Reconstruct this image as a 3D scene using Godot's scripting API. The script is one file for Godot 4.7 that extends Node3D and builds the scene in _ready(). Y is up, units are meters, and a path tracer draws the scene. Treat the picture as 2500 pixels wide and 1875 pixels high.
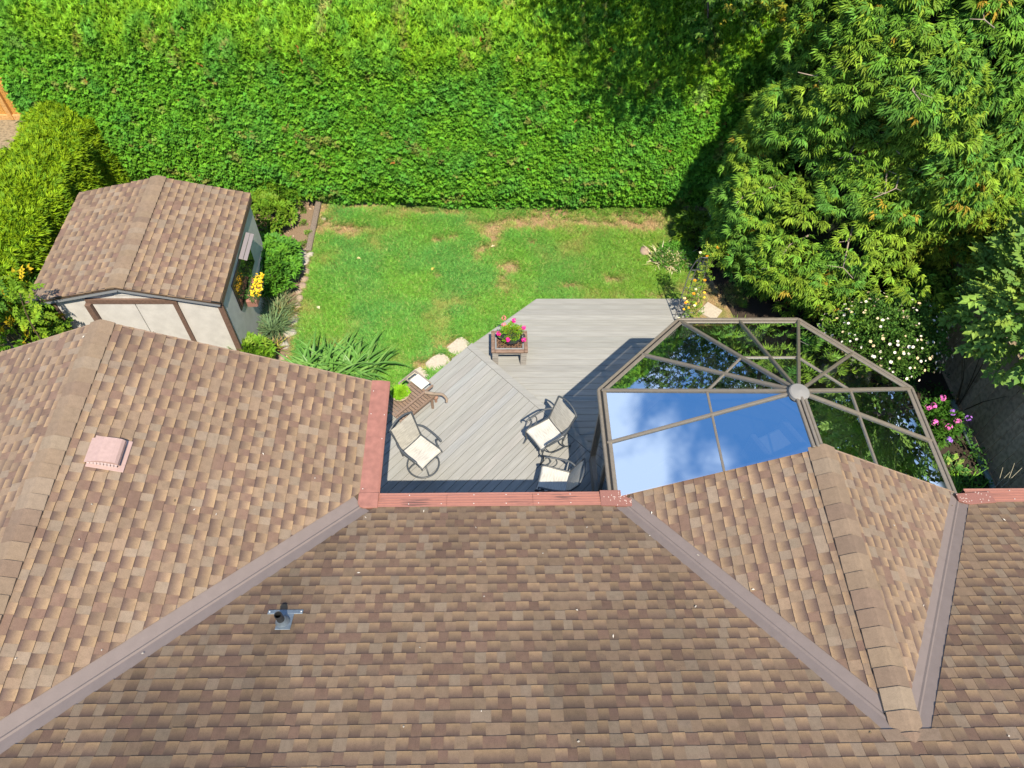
extends Node3D

# ------------------------------------------------------------------ measures
const CAM := Vector3(0, 11.75, 0)
const EY := 2.55            # eave height
const ZG := -4.669          # main eave line
const TM := 0.39            # main roof rise per run
const TL := 0.401           # left wing
const TR := 0.545           # right gable
const XL := -1.772          # left wing eave
const XLR := -5.262         # left wing ridge
const ZRL := -6.759         # left wing rake
const XRA := 1.84           # gable eaves and ridge
const XRR := 4.154
const XRB := 6.461
const ZRR := -4.807         # gable rake
const YR := 3.811           # gable ridge height
const ZA := -1.435          # gable ridge meets main roof
const EXPO := 0.14          # shingle exposure
const DLOW := 0.25          # lower deck
const DUP := 0.42           # upper deck

var rg := RandomNumberGenerator.new()
var noise := FastNoiseLite.new()
var cam_basis: Basis
var used := {}
var mats := {}
var leaf_meshes := {}

# ------------------------------------------------------------------ mesh builder
class B:
	var v := PackedVector3Array()
	var n := PackedVector3Array()
	var c := PackedColorArray()
	var uv := PackedVector2Array()
	var col := Color(1, 1, 1)
	func tri(a: Vector3, b: Vector3, d: Vector3, nn := Vector3.ZERO) -> void:
		var g := (b - a).cross(d - a)
		if g.length_squared() < 1e-14:
			return
		if nn == Vector3.ZERO:
			nn = -g.normalized()
		elif nn.dot(g) > 0:
			var t := b
			b = d
			d = t
		v.append(a); v.append(b); v.append(d)
		n.append(nn); n.append(nn); n.append(nn)
		c.append(col); c.append(col); c.append(col)
	func tri3(p: Array, nn: Array, cc: Array) -> void:
		var g: Vector3 = (p[1] - p[0]).cross(p[2] - p[0])
		if g.length_squared() < 1e-14:
			return
		var o := [0, 1, 2]
		if (nn[0] + nn[1] + nn[2]).dot(g) > 0:
			o = [0, 2, 1]
		for i in o:
			v.append(p[i]); n.append(nn[i]); c.append(cc[i])
	func quad(a: Vector3, b: Vector3, d: Vector3, e: Vector3, nn := Vector3.ZERO) -> void:
		tri(a, b, d, nn)
		tri(a, d, e, nn)
	func box(t: Transform3D, s: Vector3, ch := 0.0) -> void:
		var h := s / 2
		ch = minf(ch, minf(h.x, minf(h.y, h.z)) * 0.6)
		for ax in 3:
			for sg in [-1.0, 1.0]:
				var a1 := (ax + 1) % 3
				var a2 := (ax + 2) % 3
				var q := []
				for k in [[-1, -1], [1, -1], [1, 1], [-1, 1]]:
					var p := Vector3.ZERO
					p[ax] = sg * h[ax]
					p[a1] = k[0] * (h[a1] - ch)
					p[a2] = k[1] * (h[a2] - ch)
					q.append(t * p)
				var nn := Vector3.ZERO
				nn[ax] = sg
				quad(q[0], q[1], q[2], q[3], (t.basis * nn).normalized())
		if ch <= 0.0:
			return
		for ax in 3:
			var a1 := (ax + 1) % 3
			var a2 := (ax + 2) % 3
			for s1 in [-1.0, 1.0]:
				for s2 in [-1.0, 1.0]:
					var q := []
					for k in [[-1, 0], [1, 0], [1, 1], [-1, 1]]:
						var p := Vector3.ZERO
						p[ax] = k[0] * (h[ax] - ch)
						p[a1] = s1 * (h[a1] - (ch if k[1] == 1 else 0.0))
						p[a2] = s2 * (h[a2] - (0.0 if k[1] == 1 else ch))
						q.append(t * p)
					var nn := Vector3.ZERO
					nn[a1] = s1
					nn[a2] = s2
					quad(q[0], q[1], q[2], q[3], (t.basis * nn).normalized())
		for sx in [-1.0, 1.0]:
			for sy in [-1.0, 1.0]:
				for sz in [-1.0, 1.0]:
					var p := Vector3(sx * h.x, sy * h.y, sz * h.z)
					var d := Vector3(sx, sy, sz) * ch
					tri(t * (p - Vector3(0, d.y, d.z)), t * (p - Vector3(d.x, 0, d.z)), t * (p - Vector3(d.x, d.y, 0)), (t.basis * Vector3(sx, sy, sz)).normalized())
	func bar(a: Vector3, b: Vector3, w: float, h: float, up := Vector3.UP, ch := 0.0) -> void:
		var z := (b - a).normalized()
		var x := up.cross(z)
		if x.length() < 0.01:
			x = Vector3.RIGHT.cross(z)
		x = x.normalized()
		var y := z.cross(x).normalized()
		box(Transform3D(Basis(x, y, z), (a + b) / 2), Vector3(w, h, (b - a).length()), ch)
	func tube(p: PackedVector3Array, r0: float, r1 := -1.0, sides := 7, closed := false, flat := 1.0) -> void:
		if r1 < 0:
			r1 = r0
		var m := p.size()
		var rings := []
		var norms := []
		var ref := Vector3.UP
		for i in m:
			var a: Vector3 = p[(i - 1 + m) % m] if closed else p[maxi(i - 1, 0)]
			var b: Vector3 = p[(i + 1) % m] if closed else p[mini(i + 1, m - 1)]
			var t := (b - a).normalized()
			if absf(t.dot(ref)) > 0.95:
				ref = Vector3.RIGHT if absf(t.x) < 0.9 else Vector3.FORWARD
			var x := ref.cross(t).normalized()
			var y := t.cross(x)
			ref = y
			var r := lerpf(r0, r1, float(i) / maxf(m - 1, 1))
			var ring := []
			var rn := []
			for k in sides:
				var an := TAU * k / sides
				var d := x * cos(an) + y * sin(an) * flat
				ring.append(p[i] + d * r)
				rn.append((x * cos(an) + y * sin(an)).normalized())
			rings.append(ring)
			norms.append(rn)
		for i in (m if closed else m - 1):
			var j := (i + 1) % m
			for k in sides:
				var l := (k + 1) % sides
				tri3([rings[i][k], rings[j][k], rings[j][l]], [norms[i][k], norms[j][k], norms[j][l]], [col, col, col])
				tri3([rings[i][k], rings[j][l], rings[i][l]], [norms[i][k], norms[j][l], norms[i][l]], [col, col, col])
		if not closed:
			for e in [0, m - 1]:
				var t: Vector3 = (p[0] - p[1]).normalized() if e == 0 else (p[m - 1] - p[m - 2]).normalized()
				for k in sides:
					tri(p[e], rings[e][k], rings[e][(k + 1) % sides], t)
	func prism(poly: PackedVector2Array, y0: float, y1: float, ch := 0.0) -> void:
		var idx := Geometry2D.triangulate_polygon(poly)
		var top := poly
		if ch > 0.0:
			var o := Geometry2D.offset_polygon(poly, -ch)
			if o.size() and o[0].size() == poly.size():
				top = o[0]
			else:
				ch = 0.0
		if ch > 0.0:
			var best := 0
			for i in top.size():
				if top[i].distance_squared_to(poly[0]) < top[best].distance_squared_to(poly[0]):
					best = i
			var same := PackedVector2Array()
			for i in top.size():
				same.append(top[(best + i) % top.size()])
			if poly.size() > 1 and same[1].distance_to(poly[1]) > ch * 6:
				ch = 0.0
				top = poly
			else:
				top = same
		for i in range(0, idx.size(), 3):
			tri(p3(top[idx[i]], y1), p3(top[idx[i + 1]], y1), p3(top[idx[i + 2]], y1), Vector3.UP)
			tri(p3(poly[idx[i]], y0), p3(poly[idx[i + 1]], y0), p3(poly[idx[i + 2]], y0), Vector3.DOWN)
		var m := poly.size()
		var ccw := not Geometry2D.is_polygon_clockwise(poly)
		for i in m:
			var j := (i + 1) % m
			var d := (poly[j] - poly[i]).normalized()
			var o := Vector2(d.y, -d.x) * (1.0 if ccw else -1.0)
			quad(p3(poly[i], y0), p3(poly[j], y0), p3(poly[j], y1 - ch), p3(poly[i], y1 - ch), Vector3(o.x, 0, o.y))
			if ch > 0.0:
				quad(p3(poly[i], y1 - ch), p3(poly[j], y1 - ch), p3(top[j], y1), p3(top[i], y1), Vector3(o.x, 1, o.y).normalized())
	func p3(p: Vector2, y: float) -> Vector3:
		return Vector3(p.x, y, p.y)
	func lathe(prof: Array, sides: int, at := Transform3D()) -> void:
		for i in prof.size() - 1:
			var a: Vector2 = prof[i]
			var b: Vector2 = prof[i + 1]
			var d := b - a
			var nn := Vector2(d.y, -d.x).normalized()
			for k in sides:
				var a0 := TAU * k / sides
				var a1 := TAU * (k + 1) / sides
				var u0 := Vector3(cos(a0), 0, sin(a0))
				var u1 := Vector3(cos(a1), 0, sin(a1))
				var n0 := at.basis * (u0 * nn.x + Vector3.UP * nn.y)
				var n1 := at.basis * (u1 * nn.x + Vector3.UP * nn.y)
				var q := [at * (u0 * a.x + Vector3.UP * a.y), at * (u0 * b.x + Vector3.UP * b.y), at * (u1 * b.x + Vector3.UP * b.y), at * (u1 * a.x + Vector3.UP * a.y)]
				tri3([q[0], q[1], q[2]], [n0, n0, n1], [col, col, col])
				tri3([q[0], q[2], q[3]], [n0, n1, n1], [col, col, col])
	func ball(at: Transform3D, rings := 8, sides := 12, rough := 0.0, nz: FastNoiseLite = null) -> void:
		var pts := []
		for i in rings + 1:
			var row := []
			var th := PI * i / rings
			for k in sides:
				var ph := TAU * k / sides
				var d := Vector3(sin(th) * cos(ph), cos(th), sin(th) * sin(ph))
				var r := 1.0
				if nz:
					var w := at.origin * 3.0 + d * 1.5
					r += rough * nz.get_noise_3d(w.x * 40, w.y * 40, w.z * 40)
				row.append(d * r)
			pts.append(row)
		var nb := at.basis.inverse().transposed()
		for i in rings:
			for k in sides:
				var l := (k + 1) % sides
				for t in [[pts[i][k], pts[i + 1][k], pts[i + 1][l]], [pts[i][k], pts[i + 1][l], pts[i][l]]]:
					var nn := []
					var q := []
					for p in t:
						q.append(at * p)
						nn.append((nb * p).normalized())
					tri3(q, nn, [col, col, col])
	# a leaf of two folded halves
	func leaf(p: Vector3, dir: Vector3, up: Vector3, l: float, w: float, droop := 0.15, fold := 0.25, wide := 0.45) -> void:
		var s := dir.cross(up).normalized()
		var m := p + dir * l * wide + up * l * 0.04
		var tip := p + dir * l - up * l * droop
		var a := m + s * w * 0.5 + up * w * fold * 0.5
		var b := m - s * w * 0.5 + up * w * fold * 0.5
		tri(p, a, m)
		tri(a, tip, m)
		tri(p, m, b)
		tri(m, tip, b)
	# an arching blade
	func blade(p: Vector3, az: float, l: float, w: float, rise: float, arch: float, seg := 5) -> void:
		var o := Vector3(cos(az), 0, sin(az))
		var s := Vector3(-o.z, 0, o.x)
		var an := rise
		var q := p
		var pl := p + s * w * 0.3
		var pr := p - s * w * 0.3
		for i in seg:
			var t := float(i + 1) / seg
			an -= arch / seg
			q = q + (o * cos(an) + Vector3.UP * sin(an)) * l / seg
			var ww := w * 0.5 * (1.0 if t < 0.55 else maxf(0.04, 1.0 - (t - 0.55) / 0.45))
			var lift := Vector3.UP * ww * 0.35
			var a := q + s * ww + lift
			var b := q - s * ww + lift
			var base := q - (o * cos(an) + Vector3.UP * sin(an)) * l / seg
			tri(pl, a, base); tri(a, q, base)
			tri(pr, base, b); tri(base, q, b)
			pl = a
			pr = b
	func mesh() -> ArrayMesh:
		var m := ArrayMesh.new()
		if v.is_empty():
			return m
		var ar := []
		ar.resize(Mesh.ARRAY_MAX)
		ar[Mesh.ARRAY_VERTEX] = v
		ar[Mesh.ARRAY_NORMAL] = n
		ar[Mesh.ARRAY_COLOR] = c
		if uv.size() == v.size():
			ar[Mesh.ARRAY_TEX_UV] = uv
		m.add_surface_from_arrays(Mesh.PRIMITIVE_TRIANGLES, ar)
		return m

# ------------------------------------------------------------------ naming
func numbered(called: String) -> String:
	var k: int = used.get(called, 0)
	used[called] = k + 1
	return called if k == 0 else "%s_%03d" % [called, k]

func tag(o: Node, label: String, category: String, group := "") -> void:
	o.set_meta("label", label)
	o.set_meta("category", category)
	if group:
		o.set_meta("group", group)

func thing(called: String, label: String, category: String, at := Vector3.ZERO, group := "", turn := 0.0) -> Node3D:
	var o := Node3D.new()
	o.name = numbered(called)
	add_child(o)
	o.position = at
	o.rotation.y = turn
	tag(o, label, category, group)
	return o

func part(called: String, b: Variant, m: Material, parent: Node, at := Transform3D()) -> MeshInstance3D:
	var o := MeshInstance3D.new()
	o.mesh = b.mesh() if b is B else b
	o.material_override = m
	o.transform = at
	o.name = numbered(called) if parent == self else called
	parent.add_child(o, true)
	return o

func struct(called: String, b: Variant, m: Material) -> MeshInstance3D:
	var o := part(called, b, m, self)
	o.set_meta("kind", "structure")
	return o

# ------------------------------------------------------------------ materials
func lin(r: float, g: float, b: float) -> Color:
	return Color(r, g, b).linear_to_srgb()

func speckle(size: int, fine: float, coarse: float, freq: float, stretch := 1.0, seed_ := 1) -> ImageTexture:
	var nz := FastNoiseLite.new()
	nz.seed = seed_
	nz.frequency = freq
	nz.fractal_octaves = 4
	var r := RandomNumberGenerator.new()
	r.seed = seed_
	var im := Image.create(size, size, false, Image.FORMAT_RGB8)
	for y in size:
		for x in size:
			# blended over the border so that the tile closes
			var u := float(x) / size
			var w := float(y) / size
			var a := nz.get_noise_2d(x / stretch, y)
			var bx := nz.get_noise_2d((x - size) / stretch, y)
			var by := nz.get_noise_2d(x / stretch, y - size)
			var bb := nz.get_noise_2d((x - size) / stretch, y - size)
			var k := lerpf(lerpf(a, bx, u), lerpf(by, bb, u), w)
			var g := clampf(0.94 + coarse * k + fine * (r.randf() - 0.5), 0.0, 1.0)
			im.set_pixel(x, y, Color(g, g, g))
	return ImageTexture.create_from_image(im)

func mat(key: String, col: Color, rough := 0.85, tex: Texture2D = null, scale := 1.0, world := true, metal := 0.0) -> StandardMaterial3D:
	if mats.has(key):
		return mats[key]
	var m := StandardMaterial3D.new()
	m.resource_name = key
	var k := col.srgb_to_linear() * 0.8
	m.albedo_color = Color(k.r, k.g, k.b).linear_to_srgb()
	m.roughness = rough
	m.metallic = metal
	m.vertex_color_use_as_albedo = true
	m.cull_mode = BaseMaterial3D.CULL_DISABLED
	if tex:
		m.albedo_texture = tex
		m.uv1_triplanar = true
		m.uv1_world_triplanar = world
		m.uv1_scale = Vector3.ONE * scale
	mats[key] = m
	return m

func leaf_mat(key: String, rough := 0.55, back := Color(0.25, 0.35, 0.05)) -> StandardMaterial3D:
	var m := mat(key, Color.WHITE, rough)
	m.albedo_color = Color.WHITE
	m.backlight_enabled = true
	m.backlight = back
	m.metallic_specular = 0.22
	return m

# ------------------------------------------------------------------ camera helpers
func px(p: Vector3) -> Vector3:
	var q := cam_basis.inverse() * (p - CAM)
	var f := 1826.108
	return Vector3(1250.0 + f * q.x / -q.z, 937.5 - f * q.y / -q.z, -q.z)

func in_view(p: Vector3, margin := 250.0) -> bool:
	var q := px(p)
	return q.z > 0 and q.x > -margin and q.x < 2500 + margin and q.y > -margin and q.y < 1875 + margin

func rr(a: float, b: float) -> float:
	return rg.randf_range(a, b)

func clip_half(poly: PackedVector2Array, a: float, b: float, c: float) -> PackedVector2Array:
	# keeps a*x + b*y > c
	var out := PackedVector2Array()
	var m := poly.size()
	for i in m:
		var p := poly[i]
		var q := poly[(i + 1) % m]
		var dp := a * p.x + b * p.y - c
		var dq := a * q.x + b * q.y - c
		if dp >= 0:
			out.append(p)
		if (dp >= 0) != (dq >= 0):
			out.append(p + (q - p) * dp / (dp - dq))
	return out

# ------------------------------------------------------------------ roofs
var shingle_list := []      # [distance score, B]
var shingle_rest := B.new()
var shingle_mat: StandardMaterial3D

func shingle_plane(o: Vector3, u: Vector3, v: Vector3, u0: float, u1: float, rows: int, regions: Array, sd: int, into: Array, first := 0) -> void:
	# regions: arrays of half planes in world (x, z): [a, b, c] keeps a*x + b*z > c
	var r := RandomNumberGenerator.new()
	r.seed = sd
	var nn := v.cross(u)
	if nn.y < 0:
		nn = -nn
	for k in range(first, rows):
		var pos := u0 - r.randf() * 0.3
		var tooth := r.randf() < 0.5
		var run_tone := 0
		while pos < u1:
			var w := r.randf_range(0.105, 0.15) if tooth else r.randf_range(0.095, 0.145)
			if r.randf() < 0.07:
				w += 0.1
			var a := pos
			var b := pos + w
			pos = b
			var kind := r.randf()
			var was := tooth
			tooth = not tooth if r.randf() < 0.95 else tooth
			var s0 := k * EXPO
			var s1 := s0 + EXPO
			var mid := o + u * (a + b) / 2 + v * (s0 + s1) / 2
			if not in_view(mid, 330):
				continue
			var wob0 := r.randf_range(-0.004, 0.004)
			var tone := r.randf_range(0.88, 1.1)
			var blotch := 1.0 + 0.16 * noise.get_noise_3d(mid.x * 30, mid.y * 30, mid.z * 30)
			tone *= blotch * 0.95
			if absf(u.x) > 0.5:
				# the main slope is toned darker overall, with darker blotches
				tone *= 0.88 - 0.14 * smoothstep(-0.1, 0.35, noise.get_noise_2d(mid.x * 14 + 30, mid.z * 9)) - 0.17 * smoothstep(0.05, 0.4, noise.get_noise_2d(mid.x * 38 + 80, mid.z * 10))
			var cols: Array
			if was:
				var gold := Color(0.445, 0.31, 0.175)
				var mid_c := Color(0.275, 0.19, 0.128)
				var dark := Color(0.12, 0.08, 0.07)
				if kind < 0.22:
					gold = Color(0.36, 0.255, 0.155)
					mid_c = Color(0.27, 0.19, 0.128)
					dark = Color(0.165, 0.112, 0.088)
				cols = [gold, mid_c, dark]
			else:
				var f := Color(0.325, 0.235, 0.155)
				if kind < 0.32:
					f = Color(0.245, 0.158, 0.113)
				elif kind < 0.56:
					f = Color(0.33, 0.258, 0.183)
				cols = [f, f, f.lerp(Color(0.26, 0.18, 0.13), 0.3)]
			var bld := B.new()
			var hgt := 0.007 if was else 0.003
			for reg in regions:
				for strip in 3:
					var t0: float = [0.0, 0.38, 0.7][strip]
					var t1: float = [0.38, 0.7, 1.0][strip]
					var poly := PackedVector2Array([Vector2(a, s0 + EXPO * t0 + (wob0 if strip == 0 else 0.0)), Vector2(b, s0 + EXPO * t0 + (wob0 if strip == 0 else 0.0)), Vector2(b, s0 + EXPO * t1), Vector2(a, s0 + EXPO * t1)])
					for h in reg:
						var ca: float = h[0] * u.x + h[1] * u.z
						var cb: float = h[0] * v.x + h[1] * v.z
						poly = clip_half(poly, ca, cb, h[2] - h[0] * o.x - h[1] * o.z)
						if poly.size() < 3:
							break
					if poly.size() < 3:
						continue
					var pts := []
					var cc := []
					for p in poly:
						var t := clampf((p.y - s0) / EXPO, 0.0, 1.0)
						var e := 0.011 * (1.0 - t) + hgt + 0.002
						pts.append(o + u * p.x + v * p.y + nn * e)
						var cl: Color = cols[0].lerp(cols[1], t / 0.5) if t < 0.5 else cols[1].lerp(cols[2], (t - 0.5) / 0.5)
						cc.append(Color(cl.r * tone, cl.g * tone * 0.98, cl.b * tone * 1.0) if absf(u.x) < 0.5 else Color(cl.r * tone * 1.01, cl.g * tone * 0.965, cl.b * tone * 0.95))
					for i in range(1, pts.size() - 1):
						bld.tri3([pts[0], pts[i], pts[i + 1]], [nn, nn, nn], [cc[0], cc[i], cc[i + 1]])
					for i in pts.size():
						var j := (i + 1) % pts.size()
						if absf(poly[i].y - poly[j].y) < 1e-4 and not (strip == 0 and poly[i].y < s0 + 0.01):
							continue
						bld.col = cc[i].lerp(cc[j], 0.5)
						bld.quad(pts[i], pts[j], pts[j] - nn * 0.02, pts[i] - nn * 0.02)
			if bld.v.size():
				into.append([px(mid).z + (0.0 if in_view(mid, -25) else 100.0), bld])

func add_shingles(list: Array, parent: Node3D, called: String, rest_name: String) -> void:
	list.sort_custom(func(x, y): return x[0] < y[0])
	var rest := B.new()
	for i in list.size():
		var b: B = list[i][1]
		if i < 300:
			part(called, b, shingle_mat, parent)
		else:
			rest.v.append_array(b.v)
			rest.n.append_array(b.n)
			rest.c.append_array(b.c)
	if rest.v.size():
		part(rest_name, rest, shingle_mat, parent).set_meta("kind", "stuff")

func ridge_caps(a: Vector3, b: Vector3, sl: float, sr: float, parent: Node3D, half: float, lift: float, step: float, start_gap := 0.0) -> void:
	# bent cap shingles along the ridge from a to b; sl, sr the rise per run at each side
	var d := (b - a).normalized()
	var s := Vector3.UP.cross(d).normalized()
	var l := (b - a).length()
	var k := 0
	var t := 0.0
	while t < l:
		var e := minf(t + step + 0.03, l + 0.01)
		var f := rr(0.93, 1.06)
		var base := Color(0.275, 0.20, 0.137) if rr(0, 1) < 0.6 else (Color(0.235, 0.165, 0.118) if rr(0, 1) < 0.6 else Color(0.30, 0.23, 0.165))
		var bl := B.new()
		bl.col = Color(base.r * f, base.g * f, base.b * f)
		var prof := []
		for q in [-1.0, -0.55, -0.25, 0.0, 0.25, 0.55, 1.0]:
			var x: float = q * half
			var y := -absf(x) * (sl if x > 0 else sr)
			var rise := lift * (1.0 - 0.3 * absf(q)) - (0.008 if absf(q) < 0.1 else 0.0)
			prof.append(s * x + Vector3.UP * (y + rise))
		for i in 6:
			var p0: Vector3 = a + d * t + prof[i] + Vector3.UP * 0.024
			var p1: Vector3 = a + d * t + prof[i + 1] + Vector3.UP * 0.024
			var q0: Vector3 = a + d * e + prof[i]
			var q1: Vector3 = a + d * e + prof[i + 1]
			var g: Vector3 = (q0 - p0).cross(p1 - p0).normalized()
			if g.y < 0:
				g = -g
			bl.quad(p0, p1, q1, q0, g)
			bl.quad(p0, p1, p1 - Vector3.UP * 0.028, p0 - Vector3.UP * 0.028, -d)
		for i in [0, 6]:
			var p0: Vector3 = a + d * t + prof[i] + Vector3.UP * 0.014
			var q0: Vector3 = a + d * e + prof[i]
			bl.quad(p0, q0, q0 - Vector3.UP * 0.05, p0 - Vector3.UP * 0.05, s * (-1.0 if i == 0 else 1.0))
		part("ridge_cap", bl, shingle_mat, parent)
		t += step * rr(0.92, 1.08)
		k += 1

func roof_slab(poly: PackedVector2Array, yf: Callable, parent: Node, called: String, m: Material, drop := 0.1) -> MeshInstance3D:
	var b := B.new()
	var idx := Geometry2D.triangulate_polygon(poly)
	var up := func(p: Vector2, d: float) -> Vector3: return Vector3(p.x, yf.call(p.x, p.y) - d, p.y)
	for i in range(0, idx.size(), 3):
		b.tri(up.call(poly[idx[i]], 0.006), up.call(poly[idx[i + 1]], 0.006), up.call(poly[idx[i + 2]], 0.006))
		b.tri(up.call(poly[idx[i]], drop), up.call(poly[idx[i + 1]], drop), up.call(poly[idx[i + 2]], drop))
	for i in poly.size():
		var j := (i + 1) % poly.size()
		b.quad(up.call(poly[i], 0.006), up.call(poly[j], 0.006), up.call(poly[j], drop), up.call(poly[i], drop))
	return part(called, b, m, parent)

# ------------------------------------------------------------------ foliage
func scatter(called: String, parent: Node, m: ArrayMesh, places: Array, tints: Array, mt: Material) -> MultiMeshInstance3D:
	var mm := MultiMesh.new()
	mm.transform_format = MultiMesh.TRANSFORM_3D
	mm.use_colors = true
	mm.mesh = m
	mm.instance_count = places.size()
	for i in places.size():
		mm.set_instance_transform(i, places[i])
		mm.set_instance_color(i, tints[i])
	var o := MultiMeshInstance3D.new()
	o.multimesh = mm
	o.material_override = mt
	o.name = numbered(called) if parent == self else called
	o.set_meta("kind", "stuff")
	parent.add_child(o, true)
	return o

func frame_of(z: Vector3, y: Vector3, s: float) -> Basis:
	z = z.normalized()
	var x := y.cross(z)
	if x.length() < 0.05:
		x = Vector3(0.3, 0.2, 0.9).cross(z)
	x = x.normalized()
	return Basis(x * s, z.cross(x) * s, z * s)

func jig(k: float) -> Vector3:
	return Vector3(rr(-k, k), rr(-k, k), rr(-k, k))

func tinted(c: Color, spread: float) -> Color:
	var f := rr(1.0 - spread, 1.0 + spread)
	var h := rr(-0.12, 0.12) * spread * 3.0
	return Color(maxf(c.r * f * (1.0 + h), 0.002), c.g * f, maxf(c.b * f * (1.0 - h * 0.5), 0.002))

func sprig(kind: String) -> ArrayMesh:
	# a unit sprig along +z, its face to +y
	if leaf_meshes.has(kind):
		return leaf_meshes[kind]
	var b := B.new()
	var r := RandomNumberGenerator.new()
	r.seed = hash(kind) % 1000
	match kind:
		"hedge":
			for i in 9:
				var an := lerpf(-1.25, 1.25, i / 8.0)
				var d := Vector3(sin(an), r.randf_range(-0.1, 0.35), cos(an)).normalized()
				b.col = Color.WHITE * r.randf_range(0.8, 1.15)
				b.leaf(Vector3(0, 0, 0.02 + 0.1 * r.randf()), d, Vector3.UP, r.randf_range(0.6, 1.0) * (1.0 - 0.22 * absf(an)), 0.26, r.randf_range(0.0, 0.35), 0.3)
		"cypress":
			for i in 7:
				var an := lerpf(-1.15, 1.15, i / 6.0) + r.randf_range(-0.14, 0.14)
				var l := r.randf_range(0.7, 1.1) * (1.0 - 0.28 * absf(an))
				var d := Vector3(sin(an), r.randf_range(-0.3, 0.35), cos(an)).normalized()
				var side := Vector3(cos(an), 0, -sin(an))
				b.col = Color.WHITE * r.randf_range(0.66, 0.98)
				b.leaf(d * 0.05, d, (Vector3.UP + side * r.randf_range(-0.5, 0.5)).normalized(), l, 0.14, 0.25, 0.3, 0.55)
				if i % 2 == 0:
					var sd := 1.0 if r.randf() < 0.5 else -1.0
					var d2: Vector3 = (d + side * 0.9 * sd).normalized()
					b.leaf(d * l * 0.4, d2, Vector3.UP, l * 0.42, 0.11, 0.15, 0.3, 0.55)
		"broad":
			for i in 6:
				var t := i / 6.0
				var s := -1.0 if i % 2 else 1.0
				var d := Vector3(s * 0.9, 0.1, 0.55).normalized()
				b.col = Color.WHITE * r.randf_range(0.85, 1.15)
				b.leaf(Vector3(0, 0, 0.1 + t * 0.7), d, Vector3(0.1 * s, 1, 0.1).normalized(), 0.42, 0.27, 0.12, 0.3, 0.4)
			b.leaf(Vector3(0, 0, 0.7), Vector3(0, 0.05, 1).normalized(), Vector3.UP, 0.4, 0.26, 0.1, 0.3, 0.4)
			b.col = Color(0.5, 0.5, 0.4)
			b.bar(Vector3.ZERO, Vector3(0, 0, 0.8), 0.02, 0.02)
		"lance":
			for i in 7:
				var an := lerpf(-1.5, 1.5, i / 6.0) + r.randf_range(-0.15, 0.15)
				var d := Vector3(sin(an), r.randf_range(0.0, 0.45), cos(an)).normalized()
				b.col = Color.WHITE * r.randf_range(0.85, 1.15)
				b.leaf(Vector3.ZERO, d, Vector3.UP, r.randf_range(0.75, 1.0), 0.3, 0.22, 0.35, 0.45)
		"maple":
			for i in 5:
				var an := lerpf(-1.9, 1.9, i / 4.0)
				var d := Vector3(sin(an), 0, cos(an))
				b.leaf(Vector3.ZERO, d, Vector3.UP, [0.55, 0.85, 1.0, 0.85, 0.55][i], 0.34, 0.15, 0.15, 0.5)
		"small":
			for i in 10:
				var d := Vector3(r.randf_range(-1, 1), r.randf_range(-0.3, 0.8), r.randf_range(-0.2, 1.0)).normalized()
				b.col = Color.WHITE * r.randf_range(0.75, 1.2)
				b.leaf(d * r.randf_range(0.1, 0.6), d, Vector3(r.randf_range(-0.4, 0.4), 1, r.randf_range(-0.4, 0.4)).normalized(), 0.42, 0.24, 0.1, 0.3)
		"flower":
			for i in 6:
				var an := TAU * i / 6.0
				b.col = Color.WHITE * (0.9 + 0.1 * (i % 2))
				b.leaf(Vector3.ZERO, Vector3(cos(an), 0.3, sin(an)).normalized(), Vector3.UP, 0.5, 0.42, 0.1, 0.3, 0.6)
		"tuft":
			for i in 6:
				var az := r.randf() * TAU
				b.col = Color.WHITE * r.randf_range(0.75, 1.25)
				var o := Vector3(r.randf_range(-0.5, 0.5), 0, r.randf_range(-0.5, 0.5))
				var d := Vector3(cos(az) * 0.7, 1.0, sin(az) * 0.7)
				var s := Vector3(-sin(az), 0, cos(az)) * 0.09
				b.tri(o - s, o + s, o + d * 0.6)
				b.tri(o + d * 0.35 - s * 0.6, o + d * 0.35 + s * 0.6, o + d * 0.75 + Vector3(cos(az), 0.1, sin(az)) * 0.55)
	leaf_meshes[kind] = b.mesh()
	return leaf_meshes[kind]

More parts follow.
